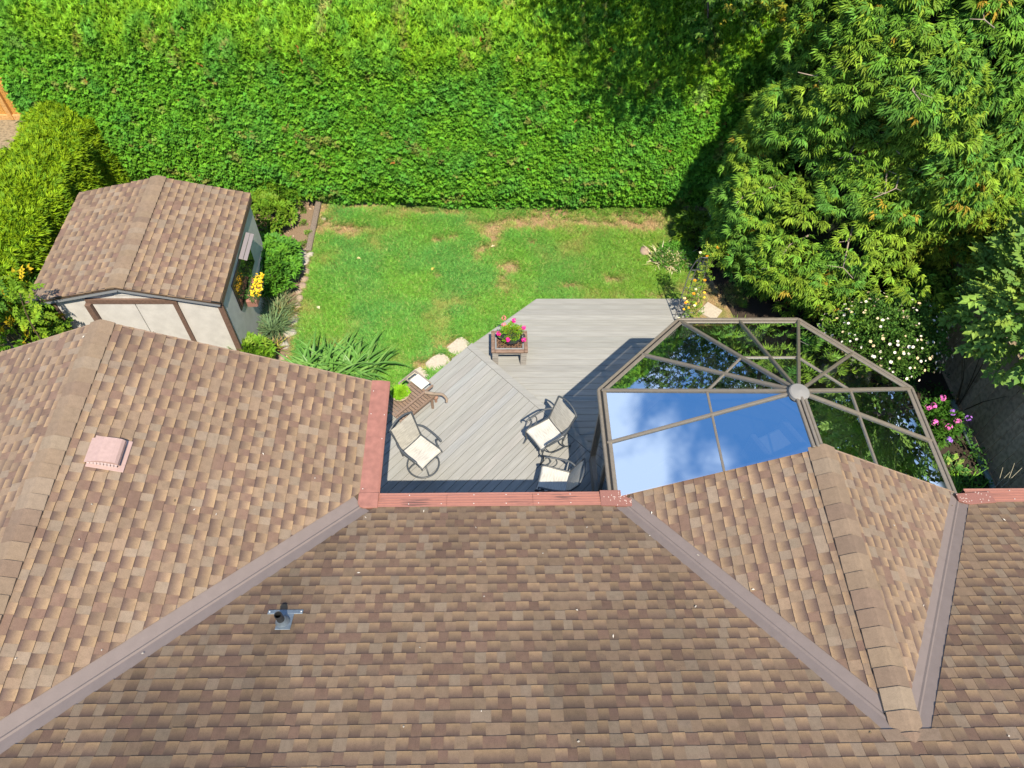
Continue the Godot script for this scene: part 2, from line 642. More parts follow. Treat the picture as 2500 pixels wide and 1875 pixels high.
func shrub(o: Node3D, rad: Vector3, kind: String, count: int, size: float, cols: Array, mt: Material, up := 0.6, spread := 0.2, part_name := "leaf_sprig", single := true, low := -0.2) -> void:
	# sprigs over a dome; each a part of its own where they are large enough to tell apart
	var pl := []
	var tn := []
	for i in count:
		var d := Vector3.ZERO
		while d.length() < 0.1 or d.length() > 1.0 or d.y / d.length() < low:
			d = jig(1.0)
		d = d.normalized()
		var f := pow(rr(0.15, 1.0), 0.4)
		var lump := 1.0 + 0.22 * noise.get_noise_3d(d.x * 90 + o.position.x * 37, d.y * 90, d.z * 90)
		var p := Vector3(d.x * rad.x, d.y * rad.y, d.z * rad.z) * f * lump
		p.y += rad.y
		if p.y < 0.03:
			p.y = 0.03 + absf(p.y) * 0.2
		var z := (d + Vector3.UP * up + jig(0.55)).normalized()
		var y := (Vector3.UP + d * 0.6 + jig(0.35)).normalized()
		pl.append(Transform3D(frame_of(z, y, size * rr(0.7, 1.25)), p))
		tn.append(tinted(cols[rg.randi() % cols.size()], spread))
	place_sprigs(part_name, o, sprig(kind), pl, tn, mt, single)
	var st := B.new()
	st.col = Color(0.09, 0.07, 0.035)
	for i in 9:
		var az := rr(0, TAU)
		var e := Vector3(cos(az) * rad.x * rr(0.2, 0.7), rad.y * rr(0.8, 1.7), sin(az) * rad.z * rr(0.2, 0.7))
		st.tube(PackedVector3Array([Vector3(e.x * 0.15, 0, e.z * 0.15), e * Vector3(0.5, 0.5, 0.5), e]), 0.012, 0.005, 5)
	part("stems", st, mat("stem", Color.WHITE, 0.9), o)

func place_sprigs(called: String, o: Node3D, m: ArrayMesh, pl: Array, tn: Array, mt: Material, single: bool) -> void:
	if not single:
		scatter("foliage", o, m, pl, tn, mt)
		return
	# a few tints shared between the leaves
	var variants := {}
	for i in mini(pl.size(), 300):
		var c: Color = tn[i]
		var key := "%d_%d_%d" % [int(c.r * 40), int(c.g * 30), int(c.b * 40)]
		if not variants.has(key):
			var ar := m.surface_get_arrays(0)
			var cc: PackedColorArray = ar[Mesh.ARRAY_COLOR]
			for k in cc.size():
				cc[k] = Color(cc[k].r * c.r, cc[k].g * c.g, cc[k].b * c.b)
			ar[Mesh.ARRAY_COLOR] = cc
			var am := ArrayMesh.new()
			am.add_surface_from_arrays(Mesh.PRIMITIVE_TRIANGLES, ar)
			variants[key] = am
		var w := MeshInstance3D.new()
		w.mesh = variants[key]
		w.material_override = mt
		w.transform = pl[i]
		w.name = called
		o.add_child(w, true)
	if pl.size() > 300:
		scatter("foliage", o, m, pl.slice(300), tn.slice(300), mt)

func blades(o: Node3D, count: int, rad: Vector2, l0: float, l1: float, w: float, cols: Array, mt: Material, rise0 := 1.0, rise1 := 1.5, arch0 := 0.8, arch1 := 2.2, seg := 5) -> void:
	for i in count:
		var b := B.new()
		var az := rr(0, TAU)
		var q := sqrt(rr(0, 1))
		var th := rr(0, TAU)
		b.col = tinted(cols[rg.randi() % cols.size()], 0.18)
		b.blade(Vector3(cos(th) * q * rad.x, 0, sin(th) * q * rad.y), az, rr(l0, l1), w * rr(0.75, 1.2), rr(rise0, rise1), rr(arch0, arch1), seg)
		part("blade", b, mt, o)

# ------------------------------------------------------------------ the sky
func make_sky() -> Sky:
	var nz := FastNoiseLite.new()
	nz.seed = 246
	nz.frequency = 2.6
	nz.fractal_octaves = 7
	nz.fractal_gain = 0.62
	var w := 1536
	var h := 768
	var im := Image.create(w, h, false, Image.FORMAT_RGBA8)
	im.fill(Color(1, 1, 1, 0))
	for y in h / 2:
		var el := PI * (0.5 - (y + 0.5) / h)
		for x in w:
			var a := 0.0
			if el > 0.0:
				var az := TAU * (x + 0.5) / w - PI / 2
				var d := Vector3(cos(az) * cos(el), sin(el), sin(az) * cos(el))
				var p := d / (d.y + 0.35)
				var v := nz.get_noise_3d(p.x, p.y * 0.4, p.z)
				a = smoothstep(-0.06, 0.36, v) * 0.9
			im.set_pixel(x, y, Color(1.0, 1.0, 1.0, a))
	var m := ProceduralSkyMaterial.new()
	m.sky_top_color = lin(0.07, 0.195, 0.45)
	m.sky_horizon_color = lin(0.19, 0.31, 0.52)
	m.sky_curve = 0.2
	m.ground_bottom_color = lin(0.05, 0.06, 0.05)
	m.ground_horizon_color = lin(0.2, 0.25, 0.3)
	m.sky_cover = ImageTexture.create_from_image(im)
	m.sky_cover_modulate = lin(0.60, 0.55, 0.47)
	m.sun_angle_max = 8.0
	var s := Sky.new()
	s.sky_material = m
	return s

func _ready() -> void:
	rg.seed = 4711
	noise.seed = 5
	noise.frequency = 0.02
	# ---- camera, sky, sun, exposure
	var cam := Camera3D.new()
	cam.name = "camera"
	add_child(cam)
	cam_basis = Basis(Vector3(0.999576, 0.021132, 0.020023), Vector3(0.003696, 0.590138, -0.807294), Vector3(-0.028876, 0.807026, 0.589810)).orthonormalized()
	cam.transform = Transform3D(cam_basis, CAM)
	cam.fov = 54.35
	cam.near = 0.1
	cam.far = 400.0
	cam.current = true
	var env := Environment.new()
	env.background_mode = Environment.BG_SKY
	env.sky = make_sky()
	env.tonemap_mode = Environment.TONE_MAPPER_LINEAR
	env.tonemap_exposure = 1.78
	env.sdfgi_enabled = true
	env.ssao_enabled = true
	env.ssil_enabled = true
	env.ambient_light_source = Environment.AMBIENT_SOURCE_SKY
	var we := WorldEnvironment.new()
	we.name = "environment"
	we.environment = env
	add_child(we)
	var sun := DirectionalLight3D.new()
	sun.name = "sun"
	sun.light_energy = 1.5
	sun.light_color = Color(1.0, 0.945, 0.85)
	sun.light_angular_distance = 0.5
	sun.shadow_enabled = true
	add_child(sun)
	var to_sun := Vector3(0.116, 1.0, 0.643).normalized()
	sun.transform = Transform3D(Basis.looking_at(-to_sun, Vector3.UP), Vector3(0, 20, 0))

	# ---- shared textures and materials
	var granule := speckle(256, 0.22, 0.14, 0.03, 1.0, 3)
	shingle_mat = mat("shingle", Color.WHITE, 0.95, granule, 1.3)
	ground_and_lawn()
	house()
	sunroom()
	decks()
	shed()
	fences()
	hedges()
	conifers()
	deck_furniture()
	beds()
	right_garden()

# ------------------------------------------------------------------ ground
var dry_spots := [Vector4(0.39, -11.73, 0.28, 0.22), Vector4(0.25, -11.3, 0.2, 0.3), Vector4(-0.15, -12.3, 0.3, 0.25), Vector4(-0.33, -12.05, 0.22, 0.2), Vector4(-3.85, -12.96, 0.35, 0.35), Vector4(-3.31, -12.85, 0.5, 0.28), Vector4(0.89, -13.15, 1.2, 0.34), Vector4(2.2, -13.15, 0.9, 0.2), Vector4(3.4, -13.1, 1.0, 0.28), Vector4(0.04, -13.05, 0.4, 0.3), Vector4(-1.16, -12.57, 0.22, 0.14), Vector4(-0.85, -12.68, 0.2, 0.12), Vector4(2.7, -11.35, 0.25, 0.12), Vector4(-1.21, -11.45, 0.16, 0.1), Vector4(-1.6, -13.5, 0.9, 0.12), Vector4(1.71, -11.15, 0.3, 0.1), Vector4(1.6, -13.5, 0.9, 0.2), Vector4(3.5, -13.45, 0.7, 0.16), Vector4(-2.9, -13.7, 0.6, 0.12), Vector4(0.96, -12.5, 0.12, 0.12), Vector4(0.1, -12.75, 0.25, 0.5), Vector4(-3.9, -13.6, 0.25, 0.3), Vector4(3.6, -10.85, 0.3, 0.1), Vector4(4.7, -10.7, 0.7, 0.7), Vector4(-0.7, -9.5, 0.45, 0.2), Vector4(-1.1, -9.1, 0.45, 0.2), Vector4(-4.0, -11.0, 0.12, 2.2)]
var lush_spots := [Vector4(-0.4, -11.7, 0.7, 0.4), Vector4(-0.1, -11.42, 0.5, 0.3), Vector4(0.45, -12.6, 0.3, 0.5), Vector4(0.0, -13.3, 0.35, 0.25), Vector4(-0.88, -12.2, 0.7, 0.4), Vector4(-2.05, -10.9, 0.9, 0.6), Vector4(-3.1, -11.3, 0.6, 0.8), Vector4(-1.7, -11.9, 0.9, 0.5), Vector4(-3.6, -12.6, 0.2, 0.2)]

func dryness(x: float, z: float) -> float:
	var k := 0.16 + 0.5 * noise.get_noise_2d(x * 35, z * 35) + 0.25 * noise.get_noise_2d(x * 130 + 50, z * 130)
	for s in dry_spots:
		var d := Vector2((x - s.x) / s.z, (z - s.y) / s.w).length() + 0.9 * noise.get_noise_2d(x * 160, z * 160 + 90) + 0.5 * noise.get_noise_2d(x * 60, z * 60)
		k = maxf(k, 1.25 - d * 0.85)
	for s in lush_spots:
		var d := Vector2((x - s.x) / s.z, (z - s.y) / s.w).length()
		k -= 0.4 * clampf(1.2 - d, 0.0, 1.0)
	return clampf(k, 0.0, 1.0)

func lawn_color(x: float, z: float) -> Color:
	var k := dryness(x, z)
	var g := Color(0.125, 0.315, 0.032).lerp(Color(0.085, 0.275, 0.05), clampf(0.5 + 1.6 * noise.get_noise_2d(x * 25 + 300, z * 25), 0, 1))
	if x > 0.8:
		g = g.lerp(Color(0.165, 0.30, 0.025), clampf((x - 0.8) / 2.5, 0, 1) * 0.7)
	var d := Color(0.46, 0.335, 0.165)
	return g.lerp(Color(0.27, 0.28, 0.075), smoothstep(0.2, 0.5, k)).lerp(d, smoothstep(0.45, 0.85, k))

func ground_and_lawn() -> void:
	var soil_tex := speckle(256, 0.3, 0.5, 0.05, 1.0, 8)
	var b := B.new()
	b.col = Color(0.34, 0.27, 0.17)
	b.quad(Vector3(-90, -0.01, -90), Vector3(90, -0.01, -90), Vector3(90, -0.01, 90), Vector3(-90, -0.01, 90), Vector3.UP)
	struct("ground", b, mat("ground", Color.WHITE, 0.95, soil_tex, 0.8))
	var nb := B.new()
	nb.col = Color(0.16, 0.22, 0.06)
	nb.prism(PackedVector2Array([Vector2(-30, -16.0), Vector2(-12.5, -15.9), Vector2(-11.0, -15.6), Vector2(-9.9, -15.3), Vector2(-9.9, 5), Vector2(-30, 5)]), -0.02, 0.0)
	struct("neighbour_lawn", nb, mat("lawn", Color.WHITE, 0.95, soil_tex, 2.2))
	# the lawn
	var l := B.new()
	var x0 := -4.1
	var z0 := -14.6
	var st := 0.12
	for i in 90:
		for j in 60:
			var p := []
			var cc := []
			for k in [[0, 0], [1, 0], [1, 1], [0, 1]]:
				var x: float = x0 + (i + k[0]) * st
				var z: float = z0 + (j + k[1]) * st
				p.append(Vector3(x, 0.012 + 0.012 * noise.get_noise_2d(x * 60, z * 60), z))
				var c := lawn_color(x, z)
				cc.append(Color(c.r * 0.9, c.g * 0.85, c.b * 0.9))
			if p[0].x > 4.5 and p[0].z < -11.0:
				continue
			l.tri3([p[0], p[1], p[2]], [Vector3.UP, Vector3.UP, Vector3.UP], [cc[0], cc[1], cc[2]])
			l.tri3([p[0], p[2], p[3]], [Vector3.UP, Vector3.UP, Vector3.UP], [cc[0], cc[2], cc[3]])
	struct("lawn", l, mat("lawn", Color.WHITE, 0.95, soil_tex, 2.2))
	var pl := []
	var tn := []
	while pl.size() < 80000:
		var x := rr(-4.0, 5.4)
		var z := rr(-13.75, -8.3)
		if x > 1.0 and x < 4.1 and z > -10.55:
			continue
		if x + z > -9.62 and x > -0.3 and z > -10.58:
			continue
		if x > -2.0 and z > -7.9 - (x + 1.6) and z > -8.0:
			continue
		if x > 4.5 and z < -11.2:
			continue
		var on_stone := false
		for q in [Vector2(-0.64, -9.5), Vector2(-1.05, -9.10), Vector2(-1.43, -8.72), Vector2(4.63, -10.44)]:
			on_stone = on_stone or Vector2(x, z).distance_to(q) < 0.24
		if on_stone:
			continue
		var k := dryness(x, z)
		if rg.randf() < smoothstep(0.5, 0.9, k) * 0.88:
			continue
		var s := rr(0.05, 0.125) * (1.0 - 0.4 * k)
		var c := lawn_color(x, z)
		var pick := rg.randf()
		if pick < 0.07:
			c = c.lerp(Color(0.38, 0.34, 0.13), 0.6)
		elif pick < 0.32:
			c = c.lerp(Color(0.22, 0.42, 0.08), 0.6)
		elif pick < 0.45:
			c = c.lerp(Color(0.05, 0.15, 0.025), 0.6)
		var g := noise.get_noise_2d(x * 45, z * 45) * 5.0
		pl.append(Transform3D(Basis(Vector3(g * 0.1, 1, 0).cross(Vector3.UP).normalized() if absf(g) > 9 else Vector3.UP, rr(0, TAU)).scaled(Vector3(s, s * rr(0.7, 1.1), s)), Vector3(x, 0.01, z)))
		tn.append(tinted(c, 0.3))
	scatter("lawn_grass", self, sprig("tuft"), pl, tn, leaf_mat("grass", 0.6, Color(0.2, 0.3, 0.05)))
	# soil of the beds
	var s1 := B.new()
	s1.col = Color(0.30, 0.215, 0.14)
	s1.prism(PackedVector2Array([Vector2(-5.6, -14.8), Vector2(-3.95, -14.6), Vector2(-3.95, -8.2), Vector2(-5.6, -8.2)]), -0.02, 0.03)
	struct("flower_bed_soil", s1, mat("bed", Color.WHITE, 0.95, soil_tex, 3.0))
	var s2 := B.new()
	s2.col = Color(0.055, 0.042, 0.03)
	s2.prism(PackedVector2Array([Vector2(4.3, -13.6), Vector2(9.0, -13.6), Vector2(9.0, -4.0), Vector2(6.6, -4.0), Vector2(6.6, -7.2), Vector2(5.2, -8.6), Vector2(5.2, -9.9), Vector2(4.9, -11.2)]), -0.02, 0.028)
	struct("garden_bed_soil", s2, mat("bed", Color.WHITE))
	# small clods and chips lying on the bare soil
	var cl := []
	var ct := []
	var cb := B.new()
	cb.ball(Transform3D(Basis().scaled(Vector3(1, 0.6, 0.8)), Vector3.ZERO), 4, 6)
	for i in 900:
		var s := rr(0.008, 0.03)
		cl.append(Transform3D(Basis(Vector3.UP, rr(0, TAU)).scaled(Vector3.ONE * s), Vector3(rr(-5.4, -3.95), 0.035, rr(-14.3, -8.4))))
		ct.append(tinted(Color(0.34, 0.25, 0.17) if rg.randf() < 0.8 else Color(0.55, 0.48, 0.38), 0.3))
	scatter("soil_crumbs", self, cb.mesh(), cl, ct, mat("crumb", Color.WHITE, 0.95))

# ------------------------------------------------------------------ the house
func y_main(x: float, z: float) -> float:
	return EY + (z - ZG) * TM
func y_left_e(x: float, z: float) -> float:
	return EY + (XL - x) * TL
func y_left_w(x: float, z: float) -> float:
	return EY + (x - (2 * XLR - XL)) * TL
func y_gab_w(x: float, z: float) -> float:
	return EY + (x - XRA) * TR
func y_gab_e(x: float, z: float) -> float:
	return EY + (XRB - x) * TR

func house() -> void:
	var o := thing("house", "bungalow with brown shingle roofs, mauve valleys and pink gutters round the deck", "house")
	var stucco := mat("stucco", lin(0.5, 0.46, 0.4), 0.9, speckle(128, 0.15, 0.1, 0.08, 1.0, 21), 2.0)
	var under := mat("roof_deck", lin(0.10, 0.07, 0.05), 0.95)
	var yl := EY + (XL - XLR) * TL
	var zv := ZG + TL * (XL - XLR) / TM
	var xw := 2 * XLR - XL
	# roof boards under the shingles
	roof_slab(PackedVector2Array([Vector2(XL, ZG), Vector2(XRA, ZG), Vector2(XRR, ZA), Vector2(XRB, ZG), Vector2(13, ZG), Vector2(13, 1.2), Vector2(XL - TM / TL * (1.2 - ZG), 1.2)]), y_main, o, "roof", under)
	roof_slab(PackedVector2Array([Vector2(XL, ZG), Vector2(XLR, zv), Vector2(XLR, ZRL), Vector2(XL, ZRL)]), y_left_e, o, "roof", under)
	roof_slab(PackedVector2Array([Vector2(XLR, ZRL), Vector2(XLR, zv), Vector2(xw, 1.2), Vector2(xw, ZRL)]), y_left_w, o, "roof", under)
	roof_slab(PackedVector2Array([Vector2(XRA, ZG), Vector2(XRR, ZA), Vector2(XRR, ZRR), Vector2(XRA, ZRR)]), y_gab_w, o, "roof", under)
	roof_slab(PackedVector2Array([Vector2(XRB, ZG), Vector2(XRR, ZA), Vector2(XRR, ZRR), Vector2(XRB, ZRR)]), y_gab_e, o, "roof", under)
	roof_slab(PackedVector2Array([Vector2(-9, 1.2), Vector2(13, 1.2), Vector2(13, 6.5), Vector2(-9, 6.5)]), func(x, z): return EY + (7.07 - z) * TM, o, "roof", under)
	# shingles
	var list := []
	var cm := 1.0 / sqrt(1 + TM * TM)
	var vm := Vector3(0, TM, 1) * cm
	var rows := int(3.9 / cm / EXPO)
	var gap := 0.16
	# valley lines as half planes in (x, z)
	var nl := Vector2(TL, TM).normalized()          # left valley: TL*x + TM*z = const
	var cl := nl.x * XL + nl.y * ZG
	var nr := Vector2(TR, -TM).normalized()         # gable left valley: TR*x - TM*z = const
	var cr := nr.x * XRA + nr.y * ZG
	var nq := Vector2(-TR, -TM).normalized()        # gable right valley
	var cq := nq.x * XRB + nq.y * ZG
	var lv := [nl.x, nl.y, cl + gap]
	var left_of := [-nr.x, -nr.y, -cr + gap * 0.92]
	var right_of := [-nq.x, -nq.y, -cq + gap * 0.85]
	var above := [0.0, 1.0, ZA]
	var below := [0.0, -1.0, -ZA]
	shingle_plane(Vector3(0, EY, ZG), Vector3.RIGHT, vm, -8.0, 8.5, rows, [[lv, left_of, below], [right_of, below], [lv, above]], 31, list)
	var cv := 1.0 / sqrt(1 + TL * TL)
	var ve := Vector3(-1, TL, 0) * cv
	var rl := int(3.49 / cv / EXPO)
	shingle_plane(Vector3(XL, EY, 0), Vector3(0, 0, 1), ve, ZRL, 0.5, rl, [[[-nl.x, -nl.y, -cl + gap], [0.0, 1.0, ZRL - 0.02]]], 32, list)
	shingle_plane(Vector3(xw, EY, 0), Vector3(0, 0, 1), Vector3(1, TL, 0) * cv, ZRL, 0.5, rl, [[[0.0, 1.0, ZRL - 0.02]]], 33, list)
	var cg := 1.0 / sqrt(1 + TR * TR)
	var rgab := int(2.314 / cg / EXPO)
	shingle_plane(Vector3(XRA, EY, 0), Vector3(0, 0, 1), Vector3(1, TR, 0) * cg, ZRR, ZA, rgab, [[[nr.x, nr.y, cr + gap * 0.8], [0.0, 1.0, ZRR - 0.02]]], 34, list)
	shingle_plane(Vector3(XRB, EY, 0), Vector3(0, 0, 1), Vector3(-1, TR, 0) * cg, ZRR, ZA, rgab, [[[nq.x, nq.y, cq + gap * 0.8], [0.0, 1.0, ZRR - 0.02]]], 35, list)
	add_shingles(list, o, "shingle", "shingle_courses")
	var lit := B.new()
	for i in 90:
		var x := rr(-7, 8)
		var z := rr(-6.6, -1.2)
		var y := y_main(x, z)
		if x < XL and y_left_e(x, z) > y:
			y = minf(y_left_e(x, z), y_left_w(x, z))
		elif z < ZG:
			continue
		elif x > XRA and x < XRB:
			y = maxf(y, minf(y_gab_w(x, z), y_gab_e(x, z)))
		var c := rr(0.35, 0.75)
		lit.col = Color(c, c * 0.92, c * 0.8) if i % 3 else Color(0.16, 0.11, 0.06)
		lit.leaf(Vector3(x, y + 0.03, z), Vector3(rr(-1, 1), rr(-0.1, 0.1), rr(-1, 1)).normalized(), Vector3.UP, rr(0.015, 0.05), rr(0.008, 0.02), 0.1, 0.3)
	part("leaf_litter", lit, mat("litter", Color.WHITE, 0.9), o).set_meta("kind", "stuff")
	# ridges
	ridge_caps(Vector3(XLR, yl, ZRL - 0.02), Vector3(XLR, yl, zv), TL, TL, o, 0.165, 0.026, 0.2)
	ridge_caps(Vector3(XRR, YR, ZRR - 0.02), Vector3(XRR, YR, ZA + 0.02), TR, TR, o, 0.17, 0.036, 0.21)
	var cp := B.new()
	cp.col = Color(0.26, 0.185, 0.13)
	var nm := Vector3(0, 1, -TM).normalized()
	var apx := func(x: float, z: float) -> Vector3: return Vector3(x, y_main(x, z), z) + nm * 0.02
	cp.quad(apx.call(XRR - 0.30, ZA - 0.10), apx.call(XRR + 0.30, ZA - 0.10), apx.call(XRR + 0.28, ZA + 0.02), apx.call(XRR - 0.28, ZA + 0.02), nm)
	part("apex_shingle", cp, shingle_mat, o)
	# rake edges: a starter strip along the gable ends
	var edge := mat("rake_edge", lin(0.30, 0.215, 0.16), 0.95)
	for q in [[Vector3(XL, EY, ZRL), Vector3(XLR, yl, ZRL)], [Vector3(xw, EY, ZRL), Vector3(XLR, yl, ZRL)], [Vector3(XRA, EY, ZRR), Vector3(XRR, YR, ZRR)], [Vector3(XRB, EY, ZRR), Vector3(XRR, YR, ZRR)]]:
		var e := B.new()
		e.bar(q[0] + Vector3(0, 0.0, -0.012), q[1] + Vector3(0, 0.0, -0.012), 0.02, 0.03, Vector3.UP, 0.003)
		part("drip_edge", e, edge, o)
		var fb := B.new()
		fb.bar(q[0] + Vector3(0, -0.11, 0.02), q[1] + Vector3(0, -0.11, 0.02), 0.025, 0.15, Vector3.UP, 0.004)
		part("fascia_board", fb, mat("fascia", lin(0.42, 0.36, 0.33), 0.7), o)
	# valley flashing
	var vmat := mat("valley_metal", lin(0.25, 0.205, 0.19), 0.7, speckle(128, 0.03, 0.06, 0.03, 1.0, 77), 1.5)
	vmat.metallic_specular = 0.4
	var vl := [
		[Vector3(XL, EY, ZG), Vector3(XLR - 2.2, EY + (XL - XLR + 2.2) * TL, ZG + TL * (XL - XLR + 2.2) / TM), Vector3(1, 0, TL / TM), 0.0],
		[Vector3(XRA, EY, ZG), Vector3(XRR, YR, ZA), Vector3(-1, 0, TR / TM), 0.0],
		[Vector3(XRB, EY, ZG), Vector3(XRR, YR, ZA), Vector3(1, 0, TR / TM), 0.0]]
	var w := 0.2
	for i in 3:
		var a: Vector3 = vl[i][0]
		var e: Vector3 = vl[i][1]
		var d := (e - a).normalized()
		var side := d.cross(Vector3.UP).normalized()
		# the two roof planes' normals
		var n1 := Vector3(0, 1, -TM).normalized()
		var n2 := (Vector3(TL, 1, 0) if i == 0 else (Vector3(-TR, 1, 0) if i == 1 else Vector3(TR, 1, 0))).normalized()
		var to1 := n1.cross(d).normalized()
		if to1.z < 0 if i == 0 else to1.z < 0:
			to1 = -to1
		# on the main roof the flashing leads away from the wing
		var wing_dir := Vector3(-1, 0, 0) if i == 0 else (Vector3(1, 0, 0) if i == 1 else Vector3(-1, 0, 0))
		if to1.dot(wing_dir) > 0:
			to1 = -to1
		var to2 := n2.cross(d).normalized()
		if to2.dot(wing_dir) < 0:
			to2 = -to2
		var cuts := 3
		if i > 0:
			e = a.lerp(e, 0.955)
		for k in cuts:
			var p := a.lerp(e, float(k) / cuts) + d * (0.0 if k else -0.03)
			var q := a.lerp(e, float(k + 1) / cuts) + d * 0.02
			var lift := Vector3.UP * (0.0022 * (cuts - 1 - k) + 0.0005)
			var b := B.new()
			var rib := 0.022
			var prof := [to1 * w + n1 * 0.001, to1 * rib + n1 * 0.001, Vector3.UP * 0.02, to2 * rib + n2 * 0.001, to2 * w + n2 * 0.001]
			for s in 4:
				b.quad(p + lift + prof[s], p + lift + prof[s + 1], q + lift + prof[s + 1], q + lift + prof[s])
			b.quad(p + lift + prof[0], p + lift + prof[1], p + prof[1] - Vector3.UP * 0.01, p + prof[0] - Vector3.UP * 0.01)
			b.quad(p + lift + prof[3], p + lift + prof[4], p + prof[4] - Vector3.UP * 0.01, p + prof[3] - Vector3.UP * 0.01)
			part("valley_flashing", b, vmat, o)
	gutters(o)
	roof_vents(o)
	# walls under the eaves
	for q in [[Vector3(-2.35, 0, ZG + 0.4), Vector3(-2.35, 0, ZRL + 0.35)], [Vector3(-2.35, 0, ZRL + 0.35), Vector3(xw + 0.5, 0, ZRL + 0.35)], [Vector3(xw + 0.5, 0, ZRL + 0.35), Vector3(xw + 0.5, 0, 1)], [Vector3(-2.35, 0, ZG + 0.4), Vector3(1.95, 0, ZG + 0.4)], [Vector3(1.95, 0, -4.55), Vector3(6.35, 0, -4.55)], [Vector3(6.35, 0, ZG + 0.4), Vector3(13, 0, ZG + 0.4)]]:
		var a: Vector3 = q[0]
		var e: Vector3 = q[1]
		var b := B.new()
		b.bar(a + Vector3.UP * 1.22, e + Vector3.UP * 1.22, 0.14, 2.44)
		part("wall", b, stucco, o)
	for q in [[xw + 0.5, -2.35, XLR, yl, ZRL + 0.35, TL], [1.95, 6.35, XRR, YR, -4.55, TR]]:
		var b := B.new()
		var half: float = q[1] - q[2]
		b.tri(Vector3(q[0], 2.44, q[4]), Vector3(q[1], 2.44, q[4]), Vector3(q[2], 2.44 + half * q[5], q[4]), Vector3(0, 0, -1))
		part("gable_wall", b, stucco, o)

func gutters(o: Node3D) -> void:
	# a stained pink metal with streaks along the run
	var im := Image.create(512, 64, false, Image.FORMAT_RGB8)
	var nz := FastNoiseLite.new()
	nz.seed = 9
	nz.frequency = 0.02
	nz.fractal_octaves = 4
	for y in 64:
		for x in 512:
			var streak := nz.get_noise_2d(x * 0.5, y * 9.0) * 0.6
			var spot := 0.0
			for s in [[0.21, 0.3], [0.78, 0.55], [0.03, 0.4], [0.6, 0.2]]:
				var d := Vector2((x / 512.0 - s[0]) * 12.0, (y / 64.0 - s[1]) * 2.2).length()
				spot = maxf(spot, (1.0 - d) * 1.2)
			var k := smoothstep(0.2, 0.45, streak + spot * 0.42 * (0.6 + streak))
			var c := Color(0.37, 0.165, 0.125).lerp(Color(0.10, 0.06, 0.055), k * 0.85)
			var f := 1.0 + 0.08 * nz.get_noise_2d(x * 4.0, y * 4.0)
			im.set_pixel(x, y, lin(c.r * f, c.g * f, c.b * f))
	var gm := mat("gutter_pink", Color.WHITE, 0.5)
	gm.albedo_texture = ImageTexture.create_from_image(im)
	var plain := mat("gutter_plain", lin(0.375, 0.165, 0.128), 0.6, speckle(128, 0.04, 0.14, 0.04, 1.0, 5), 1.2)
	var dark := mat("dark_metal", lin(0.03, 0.03, 0.032), 0.5)
	# runs: from, to, outward, main
	var runs := [[Vector3(XL + 0.0, EY, ZG), Vector3(1.75, EY, ZG), Vector3(0, 0, -1), gm], [Vector3(XL, EY, ZG - 0.05), Vector3(XL, EY, ZRL - 0.02), Vector3(1, 0, 0), plain], [Vector3(6.62, EY, ZG), Vector3(13, EY, ZG), Vector3(0, 0, -1), gm]]
	for i in 3:
		var a: Vector3 = runs[i][0]
		var e: Vector3 = runs[i][1]
		var out: Vector3 = runs[i][2]
		var wd := 0.195 if out.z < 0 else 0.24
		var l := (e - a).length()
		var d := (e - a) / l
		# ribbed cover, front lip, face and trough
		var prof := []
		var ribs := 5
		for k in ribs + 1:
			var x := -0.02 + (wd + 0.02) * k / ribs
			var y := 0.035 - 0.035 * k / ribs
			if k and k < ribs:
				prof.append(Vector2(x - 0.009, y + 0.001))
				prof.append(Vector2(x - 0.005, y + 0.008))
				prof.append(Vector2(x + 0.005, y + 0.008))
				prof.append(Vector2(x + 0.009, y - 0.001))
			else:
				prof.append(Vector2(x, y))
		if i == 1:
			prof = [Vector2(-0.02, 0.035), Vector2(wd * 0.5, 0.03), Vector2(wd - 0.02, 0.012), Vector2(wd, 0.0)]
		var cover := B.new()
		var cutn := 1 if i == 1 else 3
		for s in cutn:
			for k in prof.size() - 1:
				var q := []
				for t in [[k, 0], [k + 1, 0], [k + 1, 1], [k, 1]]:
					var f: float = (s + t[1]) / float(cutn)
					q.append(a + d * (l * f + (-0.004 if t[1] and s < cutn - 1 else 0.0)) + out * prof[t[0]].x + Vector3.UP * (prof[t[0]].y + 0.002 * s))
				cover.quad(q[0], q[1], q[2], q[3])
				var us := []
				for t in [[k, 0], [k + 1, 0], [k + 1, 1], [k, 0], [k + 1, 1], [k, 1]]:
					us.append(Vector2((s + t[1]) / float(cutn), prof[t[0]].x / wd))
				# the builder may have turned a triangle, so look its corners up again
				for u in range(cover.v.size() - 6, cover.v.size()):
					if u >= 0:
						var rel := cover.v[u] - a
						cover.uv.resize(cover.v.size())
						cover.uv[u] = Vector2(rel.dot(d) / l, clampf(rel.dot(out) / wd, 0, 1))
		cover.uv.resize(cover.v.size())
		var g := part("gutter", gutter_body(a, e, d, out, wd), plain, o)
		part("gutter_cover", cover, runs[i][3], g)
		# screws
		for k in (8 if i == 0 else 5):
			var t := (k + 0.5) / (8.0 if i == 0 else 5.0)
			for q in [0.02, wd - 0.03]:
				if rr(0, 1) < 0.35:
					continue
				var sc := B.new()
				sc.col = Color(0.75, 0.72, 0.7)
				sc.lathe([Vector2(0.0075, 0), Vector2(0.0065, 0.004), Vector2(0.0, 0.006)], 6, Transform3D(Basis(), a + d * l * t + out * q + Vector3.UP * (0.037 - 0.035 * q / wd + 0.007)))
				part("screw", sc, mat("screw", Color.WHITE, 0.4), g)
	# rounded corner piece, the end caps and the perforated end piece
	var cn := B.new()
	var p2 := PackedVector2Array()
	for k in 9:
		var an := PI / 2 + PI / 2 * k / 8.0
		p2.append(Vector2(XL + 0.07, ZG - 0.07) + Vector2(cos(an), sin(an)) * 0.1)
